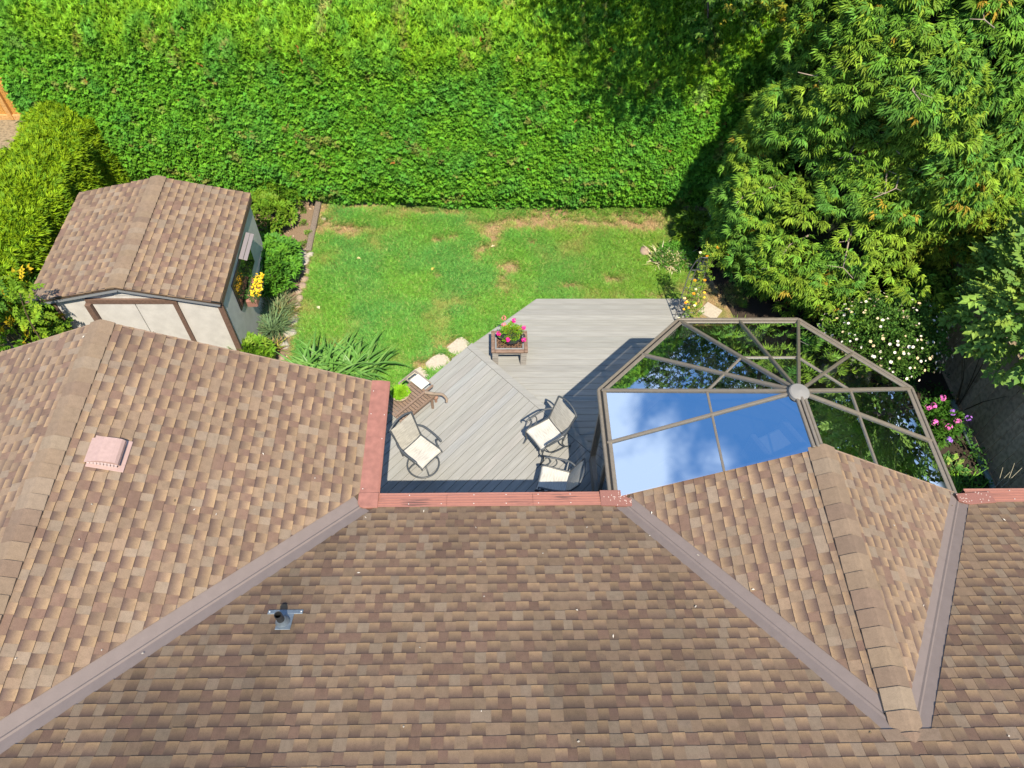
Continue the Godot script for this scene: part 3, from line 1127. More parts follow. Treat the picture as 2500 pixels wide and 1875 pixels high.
	p2.append(Vector2(XL - 0.03, ZG - 0.2))
	p2.append(Vector2(XL + 0.245, ZG - 0.2))
	p2.append(Vector2(XL + 0.245, ZG + 0.03))
	cn.prism(p2, EY - 0.03, EY + 0.048, 0.008)
	part("gutter_corner", cn, plain, o)
	for x in [1.78, 6.62]:
		var me := B.new()
		var po := PackedVector2Array()
		if x < 3:
			po = PackedVector2Array([Vector2(1.5, ZG - 0.2), Vector2(1.9, ZG - 0.2), Vector2(1.93, ZG - 0.17), Vector2(1.86, ZG - 0.12), Vector2(1.86, ZG - 0.09), Vector2(1.9, ZG - 0.075), Vector2(2.06, ZG - 0.1), Vector2(2.1, ZG + 0.02), Vector2(2.02, ZG + 0.045), Vector2(1.5, ZG + 0.03)])
		else:
			po = PackedVector2Array([Vector2(6.46, ZG - 0.11), Vector2(6.95, ZG - 0.14), Vector2(6.98, ZG + 0.03), Vector2(6.6, ZG + 0.06), Vector2(6.46, ZG + 0.0)])
		me.prism(po, EY + 0.0, EY + 0.05, 0.006)
		var mp := part("gutter_end_piece", me, mat("mesh_pink", lin(0.33, 0.145, 0.115), 0.6, speckle(64, 0.5, 0.3, 0.3, 1.0, 41), 12.0), o)
		# the punched holes' bright rims
		for k in 46:
			var q := Vector2(x + rr(-0.25, 0.3), ZG + rr(-0.17, 0.03))
			if not Geometry2D.is_point_in_polygon(q, po):
				continue
			var h := B.new()
			h.col = Color(0.7, 0.6, 0.56)
			h.lathe([Vector2(0.008, 0.0), Vector2(0.006, 0.003), Vector2(0.003, 0.0)], 5, Transform3D(Basis(), Vector3(q.x, EY + 0.051, q.y)))
			part("hole_rim", h, mat("screw", Color.WHITE), mp)

func gutter_body(a: Vector3, e: Vector3, d: Vector3, out: Vector3, wd: float) -> B:
	var b := B.new()
	b.bar(a + out * (wd - 0.006) + Vector3.UP * -0.05, e + out * (wd - 0.006) + Vector3.UP * -0.05, 0.012, 0.11, Vector3.UP, 0.004)
	b.bar(a + out * (wd + 0.004) + Vector3.UP * 0.0, e + out * (wd + 0.004) + Vector3.UP * 0.0, 0.014, 0.016, Vector3.UP, 0.004)
	b.bar(a + out * wd * 0.5 + Vector3.UP * -0.11, e + out * wd * 0.5 + Vector3.UP * -0.11, wd - 0.02, 0.012)
	b.bar(a + out * 0.012 + Vector3.UP * -0.06, e + out * 0.012 + Vector3.UP * -0.06, 0.012, 0.1)
	return b

func roof_vents(o: Node3D) -> void:
	# low pink metal vent on the left wing's slope
	var pink := mat("vent_pink", lin(0.53, 0.37, 0.335), 0.5, speckle(128, 0.04, 0.08, 0.04, 1.0, 15), 3.0)
	var c := Vector3(-4.68, 0, -4.82)
	c.y = y_left_e(c.x, c.z)
	var n := Vector3(TL, 1, 0).normalized()
	var down := Vector3(1, -TL, 0).normalized()
	var f := Basis(down, n, Vector3(0, 0, 1))
	var at := Transform3D(f, c)
	var fl := B.new()
	fl.box(Transform3D(f, c + n * 0.02), Vector3(0.42, 0.012, 0.44), 0.004)
	var v := part("roof_vent", fl, pink, o)
	v.set_meta("label", "low pink metal roof vent with a rounded hood")
	var hd := B.new()
	var pr := [Vector2(-0.24, 0.03), Vector2(-0.1, 0.115), Vector2(0.04, 0.135), Vector2(0.1, 0.13), Vector2(0.135, 0.11), Vector2(0.15, 0.075)]
	for i in pr.size() - 1:
		for sgn in [1]:
			hd.quad(at * Vector3(pr[i].x, pr[i].y, -0.17), at * Vector3(pr[i + 1].x, pr[i + 1].y, -0.17), at * Vector3(pr[i + 1].x, pr[i + 1].y, 0.17), at * Vector3(pr[i].x, pr[i].y, 0.17))
	for z in [-0.17, 0.17]:
		for i in range(1, pr.size() - 1):
			hd.tri(at * Vector3(pr[0].x, pr[0].y, z), at * Vector3(pr[i].x, pr[i].y, z), at * Vector3(pr[i + 1].x, pr[i + 1].y, z))
	part("hood", hd, pink, v)
	var gr := B.new()
	gr.box(Transform3D(f, at * Vector3(0.11, 0.05, 0)), Vector3(0.05, 0.05, 0.32))
	part("vent_opening", gr, mat("dark_metal", Color.BLACK), v)
	for i in 9:
		var lv := B.new()
		lv.box(Transform3D(f, at * Vector3(-0.19 + i * 0.038, 0.028 + minf(i, 4) * 0.006, 0.173)), Vector3(0.03, 0.03 + minf(i, 4) * 0.012, 0.006), 0.002)
		part("louvre", lv, mat("vent_pale", lin(0.6, 0.5, 0.5), 0.5), v)
	# plumbing vent on the main slope
	var g := mat("galvanised", lin(0.22, 0.27, 0.32), 0.45, speckle(64, 0.1, 0.2, 0.06, 1.0, 25), 4.0, true, 0.4)
	var pc := Vector3(-2.36, 0, -2.87)
	pc.y = y_main(pc.x, pc.z)
	var nm := Vector3(0, 1, -TM).normalized()
	var fm := Basis(Vector3.RIGHT, nm, Vector3.RIGHT.cross(nm))
	var b := B.new()
	b.box(Transform3D(fm, pc + fm * Vector3(0.0, 0.022, -0.135)), Vector3(0.40, 0.008, 0.06), 0.003)
	b.box(Transform3D(fm, pc + fm * Vector3(0.02, 0.021, 0.0)), Vector3(0.17, 0.008, 0.23), 0.003)
	var pv := part("plumbing_vent", b, g, o)
	pv.set_meta("label", "short black vent pipe in a grey flashing collar")
	var cone := B.new()
	cone.lathe([Vector2(0.085, 0.02), Vector2(0.075, 0.05), Vector2(0.052, 0.1), Vector2(0.052, 0.12), Vector2(0.046, 0.12)], 16, Transform3D(Basis(), pc + Vector3(0, 0.0, 0.0)))
	part("collar", cone, g, pv)
	var pipe := B.new()
	pipe.lathe([Vector2(0.043, 0.0), Vector2(0.043, 0.26), Vector2(0.041, 0.265), Vector2(0.036, 0.26), Vector2(0.036, 0.06), Vector2(0.0, 0.06)], 16, Transform3D(Basis(), pc))
	part("pipe", pipe, mat("pipe_black", lin(0.03, 0.032, 0.035), 0.5), pv)
	for x in [-0.18, 0.18]:
		var s := B.new()
		s.col = Color(0.75, 0.75, 0.75)
		s.lathe([Vector2(0.009, 0.0), Vector2(0.007, 0.005), Vector2(0.0, 0.007)], 7, Transform3D(fm, pc + fm * Vector3(x, 0.026, -0.135)))
		part("screw", s, mat("screw", Color.WHITE, 0.4), pv)

# ------------------------------------------------------------------ the sunroom
func sunroom() -> void:
	var o := thing("sunroom", "half octagon glass sunroom with taupe frames joined to the gable end", "sunroom")
	var fr := mat("taupe_frame", lin(0.215, 0.185, 0.142), 0.4, speckle(128, 0.04, 0.12, 0.05, 1.0, 61), 2.0)
	fr.metallic_specular = 0.6
	var dark := mat("flat_black", lin(0.012, 0.012, 0.012), 0.6)
	var glass := StandardMaterial3D.new()
	glass.resource_name = "mirror_glass"
	glass.albedo_color = Color(0.82, 0.88, 0.93, 0.80)
	var one := Image.create(4, 4, false, Image.FORMAT_RGBA8)
	one.fill(Color.WHITE)
	glass.albedo_texture = ImageTexture.create_from_image(one)
	glass.transparency = BaseMaterial3D.TRANSPARENCY_ALPHA
	glass.metallic = 1.0
	glass.roughness = 0.0
	glass.cull_mode = BaseMaterial3D.CULL_DISABLED
	var hub := Vector3(4.065, 3.80, -5.67)
	var a := Vector3(1.69, 2.55, -4.78)
	var b := Vector3(1.69, 2.55, -6.59)
	var c := Vector3(3.10, 2.55, -7.98)
	var d := Vector3(5.05, 2.55, -7.98)
	var e := Vector3(6.44, 2.55, -6.60)
	var f := Vector3(6.44, 2.55, -4.78)
	var k := Vector3(4.065, 3.80, -4.78)
	var fr_in := 0.43
	var per := [a, b, c, d, e, f]
	# glass roof: each facet has a rafter down its middle and a purlin across
	for i in 5:
		var p: Vector3 = per[i]
		var q: Vector3 = per[i + 1]
		var mid := (p + q) / 2
		if i == 0:
			mid = Vector3(1.69, 2.55, -5.66)
		if i == 4:
			mid = Vector3(6.44, 2.55, -5.66)
		var top_p := k if i == 0 else hub
		var top_q := k if i == 4 else hub
		for half in 2:
			var e0: Vector3 = p if half == 0 else mid
			var e1: Vector3 = mid if half == 0 else q
			var t0: Vector3 = top_p if half == 0 else hub
			var t1: Vector3 = hub if half == 0 else top_q
			var i0 := t0.lerp(e0, fr_in)
			var i1 := t1.lerp(e1, fr_in)
			var nn := (e1 - e0).cross(t0 - e0).normalized()
			if nn.y < 0:
				nn = -nn
			for inner in 2:
				var g := B.new()
				var pts := [i0, i1, e1, e0] if inner == 0 else [t0, t1, i1, i0]
				# a pane with thickness
				for s in [0.0]:
					g.tri(pts[0] + nn * s, pts[1] + nn * s, pts[2] + nn * s, nn)
					g.tri(pts[0] + nn * s, pts[2] + nn * s, pts[3] + nn * s, nn)
				part("roof_pane", g, glass, o)
			var pu := B.new()
			pu.bar(i0 + nn * 0.004, i1 + nn * 0.004, 0.032, 0.03, nn, 0.006)
			part("purlin", pu, fr, o)
		var nm := (q - p).cross(hub - p).normalized()
		if nm.y < 0:
			nm = -nm
		var r := B.new()
		r.bar(mid + nm * 0.012, hub + nm * 0.012, 0.042, 0.042, nm, 0.008)
		part("rafter", r, fr, o)
	for p in [b, c, d, e]:
		var r := B.new()
		r.bar(p + Vector3.UP * 0.014, hub + Vector3.UP * 0.014, 0.046, 0.046, Vector3.UP, 0.008)
		part("hip_rafter", r, fr, o)
	# ridge beam: a stepped bar of several rails
	for x in [-0.052, 0.0, 0.052]:
		var r := B.new()
		r.bar(hub + Vector3(x, 0.02 - absf(x) * 0.25, 0.05), k + Vector3(x + 0.03, 0.02 - absf(x) * 0.25, -0.02), 0.042, 0.05, Vector3.UP, 0.008)
		part("ridge_beam", r, fr, o)
	var hb := B.new()
	hb.lathe([Vector2(0.135, -0.03), Vector2(0.135, 0.025), Vector2(0.12, 0.04), Vector2(0.0, 0.062)], 24, Transform3D(Basis(), hub + Vector3(0, 0.0, 0.02)))
	part("hub", hb, mat("hub_grey", lin(0.26, 0.255, 0.24), 0.6), o)
	# eaves: an outer channel, a black strip for the shaded gap and an inner rail
	for i in 5:
		var p: Vector3 = per[i]
		var q: Vector3 = per[i + 1]
		var along := (q - p).normalized()
		var out := along.cross(Vector3.UP).normalized()
		if out.dot(p - hub) < 0:
			out = -out
		var ext := along * 0.022
		var r := B.new()
		r.bar(p + out * 0.045 - ext + Vector3.UP * -0.02, q + out * 0.045 + ext + Vector3.UP * -0.02, 0.05, 0.075, Vector3.UP, 0.01)
		part("eave_channel", r, fr, o)
		var g := B.new()
		g.bar(p + out * 0.01 - ext, q + out * 0.01 + ext, 0.03, 0.02)
		part("eave_gap_shade", g, dark, o)
		var s := B.new()
		s.bar(p - out * 0.035 + Vector3.UP * 0.018, q - out * 0.035 + Vector3.UP * 0.018, 0.06, 0.04, Vector3.UP, 0.008)
		part("eave_rail", s, fr, o)
		# wall below: posts, sill, knee panel and panes
		var ip := p - out * 0.06
		var iq := q - out * 0.06
		var sl := B.new()
		sl.bar(Vector3(ip.x, 0.72, ip.z), Vector3(iq.x, 0.72, iq.z), 0.08, 0.06, Vector3.UP, 0.006)
		part("wall_sill", sl, fr, o)
		var kn := B.new()
		kn.bar(Vector3(ip.x, 0.36, ip.z), Vector3(iq.x, 0.36, iq.z), 0.06, 0.68)
		part("knee_panel", kn, mat("knee", lin(0.33, 0.29, 0.25), 0.7), o)
		for h in 2:
			var w0 := ip.lerp(iq, h * 0.5)
			var w1 := ip.lerp(iq, h * 0.5 + 0.5)
			var wp := B.new()
			wp.quad(Vector3(w0.x, 0.75, w0.z), Vector3(w1.x, 0.75, w1.z), Vector3(w1.x, 2.5, w1.z), Vector3(w0.x, 2.5, w0.z))
			part("wall_pane", wp, glass, o)
			var po := B.new()
			po.bar(Vector3(w0.x, 0.72, w0.z), Vector3(w0.x, 2.52, w0.z), 0.06, 0.06, Vector3.RIGHT, 0.006)
			part("post", po, fr, o)
	var fl := B.new()
	fl.prism(PackedVector2Array([Vector2(1.75, -4.7), Vector2(1.75, -6.56), Vector2(3.12, -7.9), Vector2(5.03, -7.9), Vector2(6.38, -6.56), Vector2(6.38, -4.7)]), 0.0, 0.44)
	part("floor", fl, mat("sunroom_floor", lin(0.10, 0.12, 0.10), 0.5, speckle(128, 0.1, 0.3, 0.05, 1.0, 66), 1.0), o)
	# wicker chairs inside, seen through the glass
	var wk := mat("wicker", lin(0.42, 0.44, 0.42), 0.85, speckle(64, 0.5, 0.3, 0.35, 1.0, 71), 5.0, false)
	var k2 := 0
	for s in [[Vector3(2.9, 0.44, -5.6), 0.6], [Vector3(4.9, 0.44, -6.6), 3.6]]:
		var ch := thing("wicker_armchair", ["pale wicker armchair inside the sunroom under its blue reflecting panes", "pale wicker armchair inside the sunroom under its north panes"][k2], "armchair", s[0], "wicker armchairs inside the sunroom", s[1])
		k2 += 1
		var q := B.new()
		q.box(Transform3D(Basis(), Vector3(0, 0.36, 0)), Vector3(0.6, 0.12, 0.6), 0.04)
		part("seat_cushion", q, mat("cushion", lin(0.5, 0.55, 0.52), 0.9), ch)
		for x in [-0.34, 0.34]:
			var ar := B.new()
			ar.box(Transform3D(Basis(), Vector3(x, 0.32, 0)), Vector3(0.1, 0.64, 0.66), 0.04)
			part("armrest", ar, wk, ch)
		var bk := B.new()
		bk.box(Transform3D(Basis(Vector3.RIGHT, -0.2), Vector3(0, 0.55, -0.34)), Vector3(0.62, 0.75, 0.1), 0.04)
		part("backrest", bk, wk, ch)
		var ba := B.new()
		ba.box(Transform3D(Basis(), Vector3(0, 0.15, 0)), Vector3(0.58, 0.3, 0.56), 0.02)
		part("base", ba, wk, ch)

# ------------------------------------------------------------------ decks
func board_row(o: Node3D, poly: PackedVector2Array, ang: float, y0: float, y1: float, m: Material, tones: Array, sd: int) -> void:
	# poly in world (x, z); boards run along the angle
	var t := Transform2D(ang, Vector2.ZERO)
	var loc := t.affine_inverse() * poly
	var lo := 1e9
	var hi := -1e9
	for p in loc:
		lo = minf(lo, p.y)
		hi = maxf(hi, p.y)
	var r := RandomNumberGenerator.new()
	r.seed = sd
	var y := hi
	var basis := Basis(Vector3.UP, -ang)
	while y > lo:
		var strip := loc
		strip = clip_half(strip, 0, 1, y - 0.1385)
		strip = clip_half(strip, 0, -1, -y)
		y -= 0.1445
		
		if strip.size() < 3:
			continue
		var b := B.new()
		var c: Color = tones[r.randi() % tones.size()]
		c = c.lerp(Color(0.395, 0.395, 0.388), 0.55)
		var f := r.randf_range(0.97, 1.03)
		b.col = Color(c.r * f, c.g * f, c.b * f)
		b.prism(strip, y0, y1, 0.003)
		part("board", b, m, o, Transform3D(basis, Vector3.ZERO))

func decks() -> void:
	var grain := speckle(256, 0.03, 0.10, 0.06, 14.0, 91)
	var dm := mat("deck_board", Color(0.99, 1.0, 1.0), 0.7, grain, 1.2, false)
	var tones := [Color(0.355, 0.35, 0.335), Color(0.385, 0.378, 0.362), Color(0.32, 0.315, 0.30), Color(0.37, 0.36, 0.34)]
	var low := thing("lower_deck", "grey composite deck level with boards running across beside the lawn", "deck")
	var lp := PackedVector2Array([Vector2(0.97, -10.58), Vector2(4.12, -10.58), Vector2(4.12, -6.4), Vector2(1.9, -6.4), Vector2(-0.75, -9.0)])
	board_row(low, lp, 0.0, DLOW - 0.03, DLOW, dm, tones, 5)
	var rim := B.new()
	rim.col = Color(0.36, 0.35, 0.335)
	for q in [[Vector2(0.97, -10.58), Vector2(4.12, -10.58)], [Vector2(-0.75, -9.0), Vector2(0.97, -10.58)]]:
		rim.bar(Vector3(q[0].x, DLOW - 0.1, q[0].y) + Vector3(0, 0, -0.014), Vector3(q[1].x, DLOW - 0.1, q[1].y) + Vector3(0, 0, -0.014), 0.025, 0.19, Vector3.UP, 0.003)
	part("rim_board", rim, dm, low)
	var sub := B.new()
	sub.col = Color(0.02, 0.02, 0.02)
	sub.prism(PackedVector2Array([Vector2(0.99, -10.54), Vector2(4.08, -10.54), Vector2(4.08, -6.5), Vector2(1.95, -6.5), Vector2(-0.68, -9.0)]), 0.02, DLOW - 0.045)
	part("joists", sub, mat("joist", Color.WHITE, 0.95), low)
	var up := thing("upper_deck", "grey composite deck level one step up with diagonal boards and three chairs", "deck")
	var ap := Vector2(-0.36, -9.28)
	var el := Vector2(-0.668, 0.744).normalized()
	var er := Vector2(0.677, 0.736).normalized()
	var s := 0.142
	var poly := PackedVector2Array([ap - Vector2(er.y, -er.x) * 0.0 + el * s * 1.01, ap + er * 3.3 + el * s * 1.01, Vector2(1.92, -4.4), Vector2(-2.3, -4.4), ap + el * 2.95])
	var t2 := [Color(0.385, 0.378, 0.36), Color(0.36, 0.35, 0.325), Color(0.34, 0.332, 0.315), Color(0.385, 0.365, 0.34), Color(0.355, 0.368, 0.378), Color(0.375, 0.372, 0.36), Color(0.355, 0.342, 0.325)]
	board_row(up, poly, el.angle(), DUP - 0.03, DUP, dm, t2, 8)
	var bb := B.new()
	bb.col = Color(0.37, 0.365, 0.355)
	bb.prism(PackedVector2Array([ap, ap + er * 3.24, ap + er * 3.24 + el * 0.137, ap + el * 0.137]), DUP - 0.03, DUP + 0.001, 0.003)
	part("border_board", bb, dm, up)
	var rm := B.new()
	rm.col = Color(0.345, 0.335, 0.32)
	for q in [[ap, ap + er * 3.25], [ap, ap + el * 2.95]]:
		rm.bar(Vector3(q[0].x, DUP - 0.12, q[0].y), Vector3(q[1].x, DUP - 0.12, q[1].y), 0.024, 0.18, Vector3.UP, 0.003)
	part("rim_board", rm, dm, up)
	var sb := B.new()
	sb.col = Color(0.02, 0.02, 0.02)
	sb.prism(PackedVector2Array([ap + (el + er) * 0.08, ap + er * 3.2 + el * 0.06, Vector2(1.9, -4.4), Vector2(-2.3, -4.4), ap + el * 2.9 + er * 0.06]), 0.02, DUP - 0.045)
	part("joists", sb, mat("joist", Color.WHITE), up)
	# stepping stones
	var stone := mat("flagstone", lin(0.60, 0.54, 0.44), 0.9, speckle(128, 0.06, 0.14, 0.05, 1.0, 17), 2.5)
	var at := [Vector2(-0.62, -9.49), Vector2(-1.03, -9.09), Vector2(-1.42, -8.72)]
	var says := ["pale stepping stone by the tip of the upper deck", "middle of three pale stepping stones along the deck edge", "pale stepping stone nearest the wooden bench"]
	for i in 3:
		var b := B.new()
		var pp := PackedVector2Array()
		for j in 16:
			var an := TAU * j / 16 + 0.1
			var sq := 1.0 / maxf(absf(cos(an)), absf(sin(an)))
			var q := Vector2(cos(an) * 0.22, sin(an) * 0.175) * minf(sq, 1.36) * rr(0.95, 1.04)
			pp.append(at[i] + q.rotated(el.angle()))
		b.prism(pp, -0.01, 0.05, 0.012)
		tag(part("stepping_stone", b, stone, self), says[i], "stepping stone", "stepping stones beside the deck")
	var b2 := B.new()
	b2.prism(PackedVector2Array([Vector2(4.62, -10.70), Vector2(4.89, -10.45), Vector2(4.68, -10.18), Vector2(4.37, -10.43)]), -0.01, 0.055, 0.01)
	tag(part("stepping_stone", b2, stone, self), "square pale slab set diamond-wise behind the sunroom's north corner", "stepping stone")

# ------------------------------------------------------------------ the shed
func shed() -> void:
	var o := thing("garden_shed", "small cream garden shed with brown trim and a low shingled gable roof", "shed")
	var cx := -6.275
	var hw := 1.635
	var zf := -8.81
	var zb := -11.64
	var ey := 2.1
	var sl := 0.235
	var yr := ey + hw * sl
	var under := mat("roof_deck", Color.BLACK)
	roof_slab(PackedVector2Array([Vector2(cx, zf), Vector2(cx, zb), Vector2(cx + hw, zb), Vector2(cx + hw, zf)]), func(x, z): return yr - (x - cx) * sl, o, "roof", under, 0.06)
	roof_slab(PackedVector2Array([Vector2(cx, zf), Vector2(cx, zb), Vector2(cx - hw, zb), Vector2(cx - hw, zf)]), func(x, z): return yr + (x - cx) * sl, o, "roof", under, 0.06)
	var list := []
	var cv := 1.0 / sqrt(1 + sl * sl)
	var rows := int(hw / cv / EXPO) + 1
	var lim := [[0.0, 1.0, zb - 0.02], [0.0, -1.0, -zf - 0.02]]
	shingle_plane(Vector3(cx + hw, ey, 0), Vector3(0, 0, 1), Vector3(-1, sl, 0) * cv, zb, zf, rows, [lim + [[1.0, 0.0, cx]]], 51, list)
	shingle_plane(Vector3(cx - hw, ey, 0), Vector3(0, 0, 1), Vector3(1, sl, 0) * cv, zb, zf, rows, [lim + [[-1.0, 0.0, -cx]]], 52, list)
	add_shingles(list, o, "shingle", "shingle_courses")
	ridge_caps(Vector3(cx, yr, zb - 0.02), Vector3(cx, yr, zf + 0.02), sl, sl, o, 0.15, 0.025, 0.14)
	var cream := mat("shed_wall", lin(0.75, 0.74, 0.72), 0.75, speckle(128, 0.04, 0.08, 0.03, 1.0, 33), 1.0)
	var brown := mat("shed_trim", lin(0.20, 0.125, 0.095), 0.7, speckle(128, 0.1, 0.2, 0.06, 1.0, 34), 2.0)
	var grey := mat("shed_fascia", lin(0.27, 0.29, 0.32), 0.6)
	var x0 := -7.56
	var x1 := -4.69
	var wz := -8.96
	var bz := -11.5
	var wall_top := 2.06
	for q in [[Vector3(x0, 0, wz), Vector3(x1, 0, wz)], [Vector3(x1, 0, wz), Vector3(x1, 0, bz)], [Vector3(x0, 0, bz), Vector3(x1, 0, bz)], [Vector3(x0, 0, wz), Vector3(x0, 0, bz)]]:
		var b := B.new()
		b.bar(q[0] + Vector3.UP * wall_top / 2, q[1] + Vector3.UP * wall_top / 2, 0.05, wall_top)
		part("wall", b, cream, o)
	for z in [wz + 0.0, bz]:
		var g := B.new()
		g.tri(Vector3(x0, wall_top, z + 0.02), Vector3(x1, wall_top, z + 0.02), Vector3(cx, yr - 0.05, z + 0.02), Vector3(0, 0, 1 if z > -10 else -1))
		part("gable", g, cream, o)
	var gv := B.new()
	gv.box(Transform3D(Basis(), Vector3(cx + 0.06, 2.2, wz + 0.03)), Vector3(0.46, 0.1, 0.02), 0.004)
	part("gable_vent", gv, cream, o)
	var hd := B.new()
	hd.box(Transform3D(Basis(), Vector3(-6.2, 2.02, wz + 0.045)), Vector3(1.55, 0.11, 0.04), 0.004)
	part("door_header", hd, brown, o)
	for t in [[-6.95, 0.1, 0.09], [-5.47, 0.075, 0.04], [-4.705, 0.1, 0.05], [-7.55, 0.05, 0.03]]:
		var b := B.new()
		b.box(Transform3D(Basis(), Vector3(t[0], 0.99, wz + 0.025 + t[2] / 2)), Vector3(t[1], 1.98, t[2]), 0.005)
		part("trim_board", b, brown, o)
	for s in [[-6.89, -6.17], [-6.155, -5.51]]:
		var d := B.new()
		d.box(Transform3D(Basis(), Vector3((s[0] + s[1]) / 2, 0.99, wz + 0.035)), Vector3(s[1] - s[0], 1.94, 0.03), 0.004)
		var dp := part("door", d, cream, o)
		var h := B.new()
		var hx: float = -6.2 if s[0] < -6.5 else -6.11
		h.tube(PackedVector3Array([Vector3(hx, 1.22, wz + 0.05), Vector3(hx, 1.22, wz + 0.1), Vector3(hx, 1.06, wz + 0.1), Vector3(hx, 1.06, wz + 0.05)]), 0.008)
		part("handle", h, mat("latch", lin(0.35, 0.33, 0.3), 0.4), dp)
	for sgn in [-1.0, 1.0]:
		var b := B.new()
		b.bar(Vector3(cx, yr - 0.075, zf - 0.03), Vector3(cx + sgn * (hw - 0.02), ey - 0.07, zf - 0.03), 0.03, 0.13, Vector3.UP, 0.004)
		part("fascia_board", b, grey, o)
		var b2 := B.new()
		b2.bar(Vector3(cx + sgn * (hw - 0.01), ey - 0.07, zf - 0.05), Vector3(cx + sgn * (hw - 0.01), ey - 0.07, zb + 0.02), 0.03, 0.12, Vector3.UP, 0.004)
		part("eave_board", b2, brown, o)
		var dk := B.new()
		dk.bar(Vector3(cx, yr - 0.005, zf + 0.004), Vector3(cx + sgn * (hw + 0.01), ey - 0.005, zf + 0.004), 0.014, 0.035, Vector3.UP, 0.003)
		part("drip_edge", dk, mat("flat_black", Color.BLACK), o)  # black strip: shadow line under the shingle edge put into its colour
	# window with its hood and frame on the garden side
	var w := B.new()
	w.box(Transform3D(Basis(), Vector3(x1 + 0.035, 1.48, -10.12)), Vector3(0.03, 0.66, 1.3), 0.004)
	var wn := part("window", w, mat("window_black", lin(0.015, 0.016, 0.018), 0.4), o)
	for i in 3:
		var p := B.new()
		p.box(Transform3D(Basis(), Vector3(x1 + 0.054, 1.48, -10.54 + i * 0.42)), Vector3(0.008, 0.54, 0.36))
		part("window_pane", p, mat("dark_glass", lin(0.02, 0.025, 0.02), 0.05), wn)
	var aw := B.new()
	aw.box(Transform3D(Basis(Vector3(0, 0, 1), -0.35), Vector3(x1 + 0.1, 1.88, -10.44)), Vector3(0.075, 0.02, 0.7), 0.004)
	aw.box(Transform3D(Basis(Vector3(0, 0, 1), -0.35), Vector3(x1 + 0.175, 1.853, -10.44)), Vector3(0.07, 0.02, 0.7), 0.004)
	part("window_hood", aw, mat("hood_mauve", lin(0.28, 0.25, 0.26), 0.6), o)
	# window box with yellow flowers: hangs on the wall
	var fb := thing("window_box", "terracotta window box of yellow flowers hung below the shed window", "planter", Vector3(x1 + 0.19, 1.05, -9.98))
	var bx := B.new()
	bx.box(Transform3D(Basis(), Vector3(0, 0.08, 0)), Vector3(0.2, 0.17, 0.66), 0.015)
	part("box", bx, mat("terracotta", lin(0.34, 0.17, 0.135), 0.8), fb)
	var pl := []
	var tn := []
	for i in 150:
		pl.append(Transform3D(frame_of(jig(1), Vector3.UP + jig(0.5), rr(0.035, 0.06)), Vector3(rr(-0.02, 0.15), 0.15 + absf(rr(0, 0.1)), rr(-0.34, 0.22))))
		tn.append(tinted(Color(0.88, 0.60, 0.04), 0.12))
	place_sprigs("flower", fb, sprig("flower"), pl, tn, leaf_mat("petal", 0.6, Color(0.3, 0.3, 0.1)), true)
	var pg := []
	var tg := []
	for i in 60:
		pg.append(Transform3D(frame_of(jig(1), Vector3.UP + jig(0.5), rr(0.06, 0.1)), Vector3(rr(-0.1, 0.12), 0.14 + rr(0, 0.1), rr(-0.33, 0.36))))
		tg.append(tinted(Color(0.05, 0.13, 0.03), 0.2))
	place_sprigs("leaf_sprig", fb, sprig("small"), pg, tg, leaf_mat("leaf", 0.5), true)

# ------------------------------------------------------------------ fences
func fences() -> void:
	var grain := speckle(256, 0.1, 0.35, 0.02, 1.0, 44)
	var grey := mat("fence_grey", Color.WHITE, 0.9, grain, 1.6)
	var f := thing("board_fence", "weathered dark grey board fence at the right behind the sunroom", "fence")
	var z := -3.2
	var i := 0
	while z > -12.5:
		var w := rr(0.185, 0.205)
		var b := B.new()
		var t := rr(0.7, 1.15)
		b.col = Color(0.62 * t, 0.53 * t, 0.39 * t).lerp(Color(0.36, 0.31, 0.2), rr(0, 0.5))
		b.box(Transform3D(Basis(), Vector3(9.08 + rr(-0.004, 0.004), 0.92 + rr(-0.02, 0.02), z - w / 2)), Vector3(0.022, 1.8, w - 0.008), 0.003)
		part("board", b, grey, f)
		z -= w
	for y in [0.4, 1.5]:
		var b := B.new()
		b.col = Color(0.12, 0.11, 0.085)
		b.bar(Vector3(9.12, y, -3.2), Vector3(9.12, y, -12.5), 0.05, 0.09)
		part("rail", b, grey, f)
	var pipe := B.new()
	pipe.col = Color(0.20, 0.30, 0.29)
	pipe.tube(PackedVector3Array([Vector3(8.93, 0.07, -4.6), Vector3(8.95, 0.075, -6.4), Vector3(8.9, 0.07, -7.2), Vector3(8.93, 0.06, -8.1)]), 0.05, 0.05, 10)
	tag(part("drain_pipe", pipe, mat("pvc", Color.WHITE, 0.5), self), "grey green pipe lying along the foot of the board fence", "pipe")
	var g := thing("cedar_fence", "bright orange cedar fence panel in the far left corner beyond the hedge", "fence")
	var om := mat("fence_orange", Color.WHITE, 0.7, speckle(256, 0.1, 0.35, 0.05, 1.0, 45), 1.5)
	for k in 26:
		var b := B.new()
		var t := rr(0.85, 1.1)
		b.col = Color(0.72 * t, 0.37 * t, 0.09 * t)
		b.box(Transform3D(Basis(), Vector3(-14.2 + k * 0.147, 0.75, -17.12)), Vector3(0.14, 1.5, 0.022), 0.003)
		part("board", b, om, g)
	for x in [-13.6, -12.22, -11.0]:
		var b := B.new()
		b.col = Color(0.68, 0.38, 0.13)
		b.box(Transform3D(Basis(), Vector3(x, 0.72, -17.06)), Vector3(0.1, 1.44, 0.09), 0.006)
		part("post", b, om, g)
	var rl := B.new()
	rl.col = Color(0.72, 0.42, 0.17)
	rl.box(Transform3D(Basis(), Vector3(-12.4, 0.06, -17.07)), Vector3(3.6, 0.14, 0.06), 0.005)
	part("kick_board", rl, om, g)

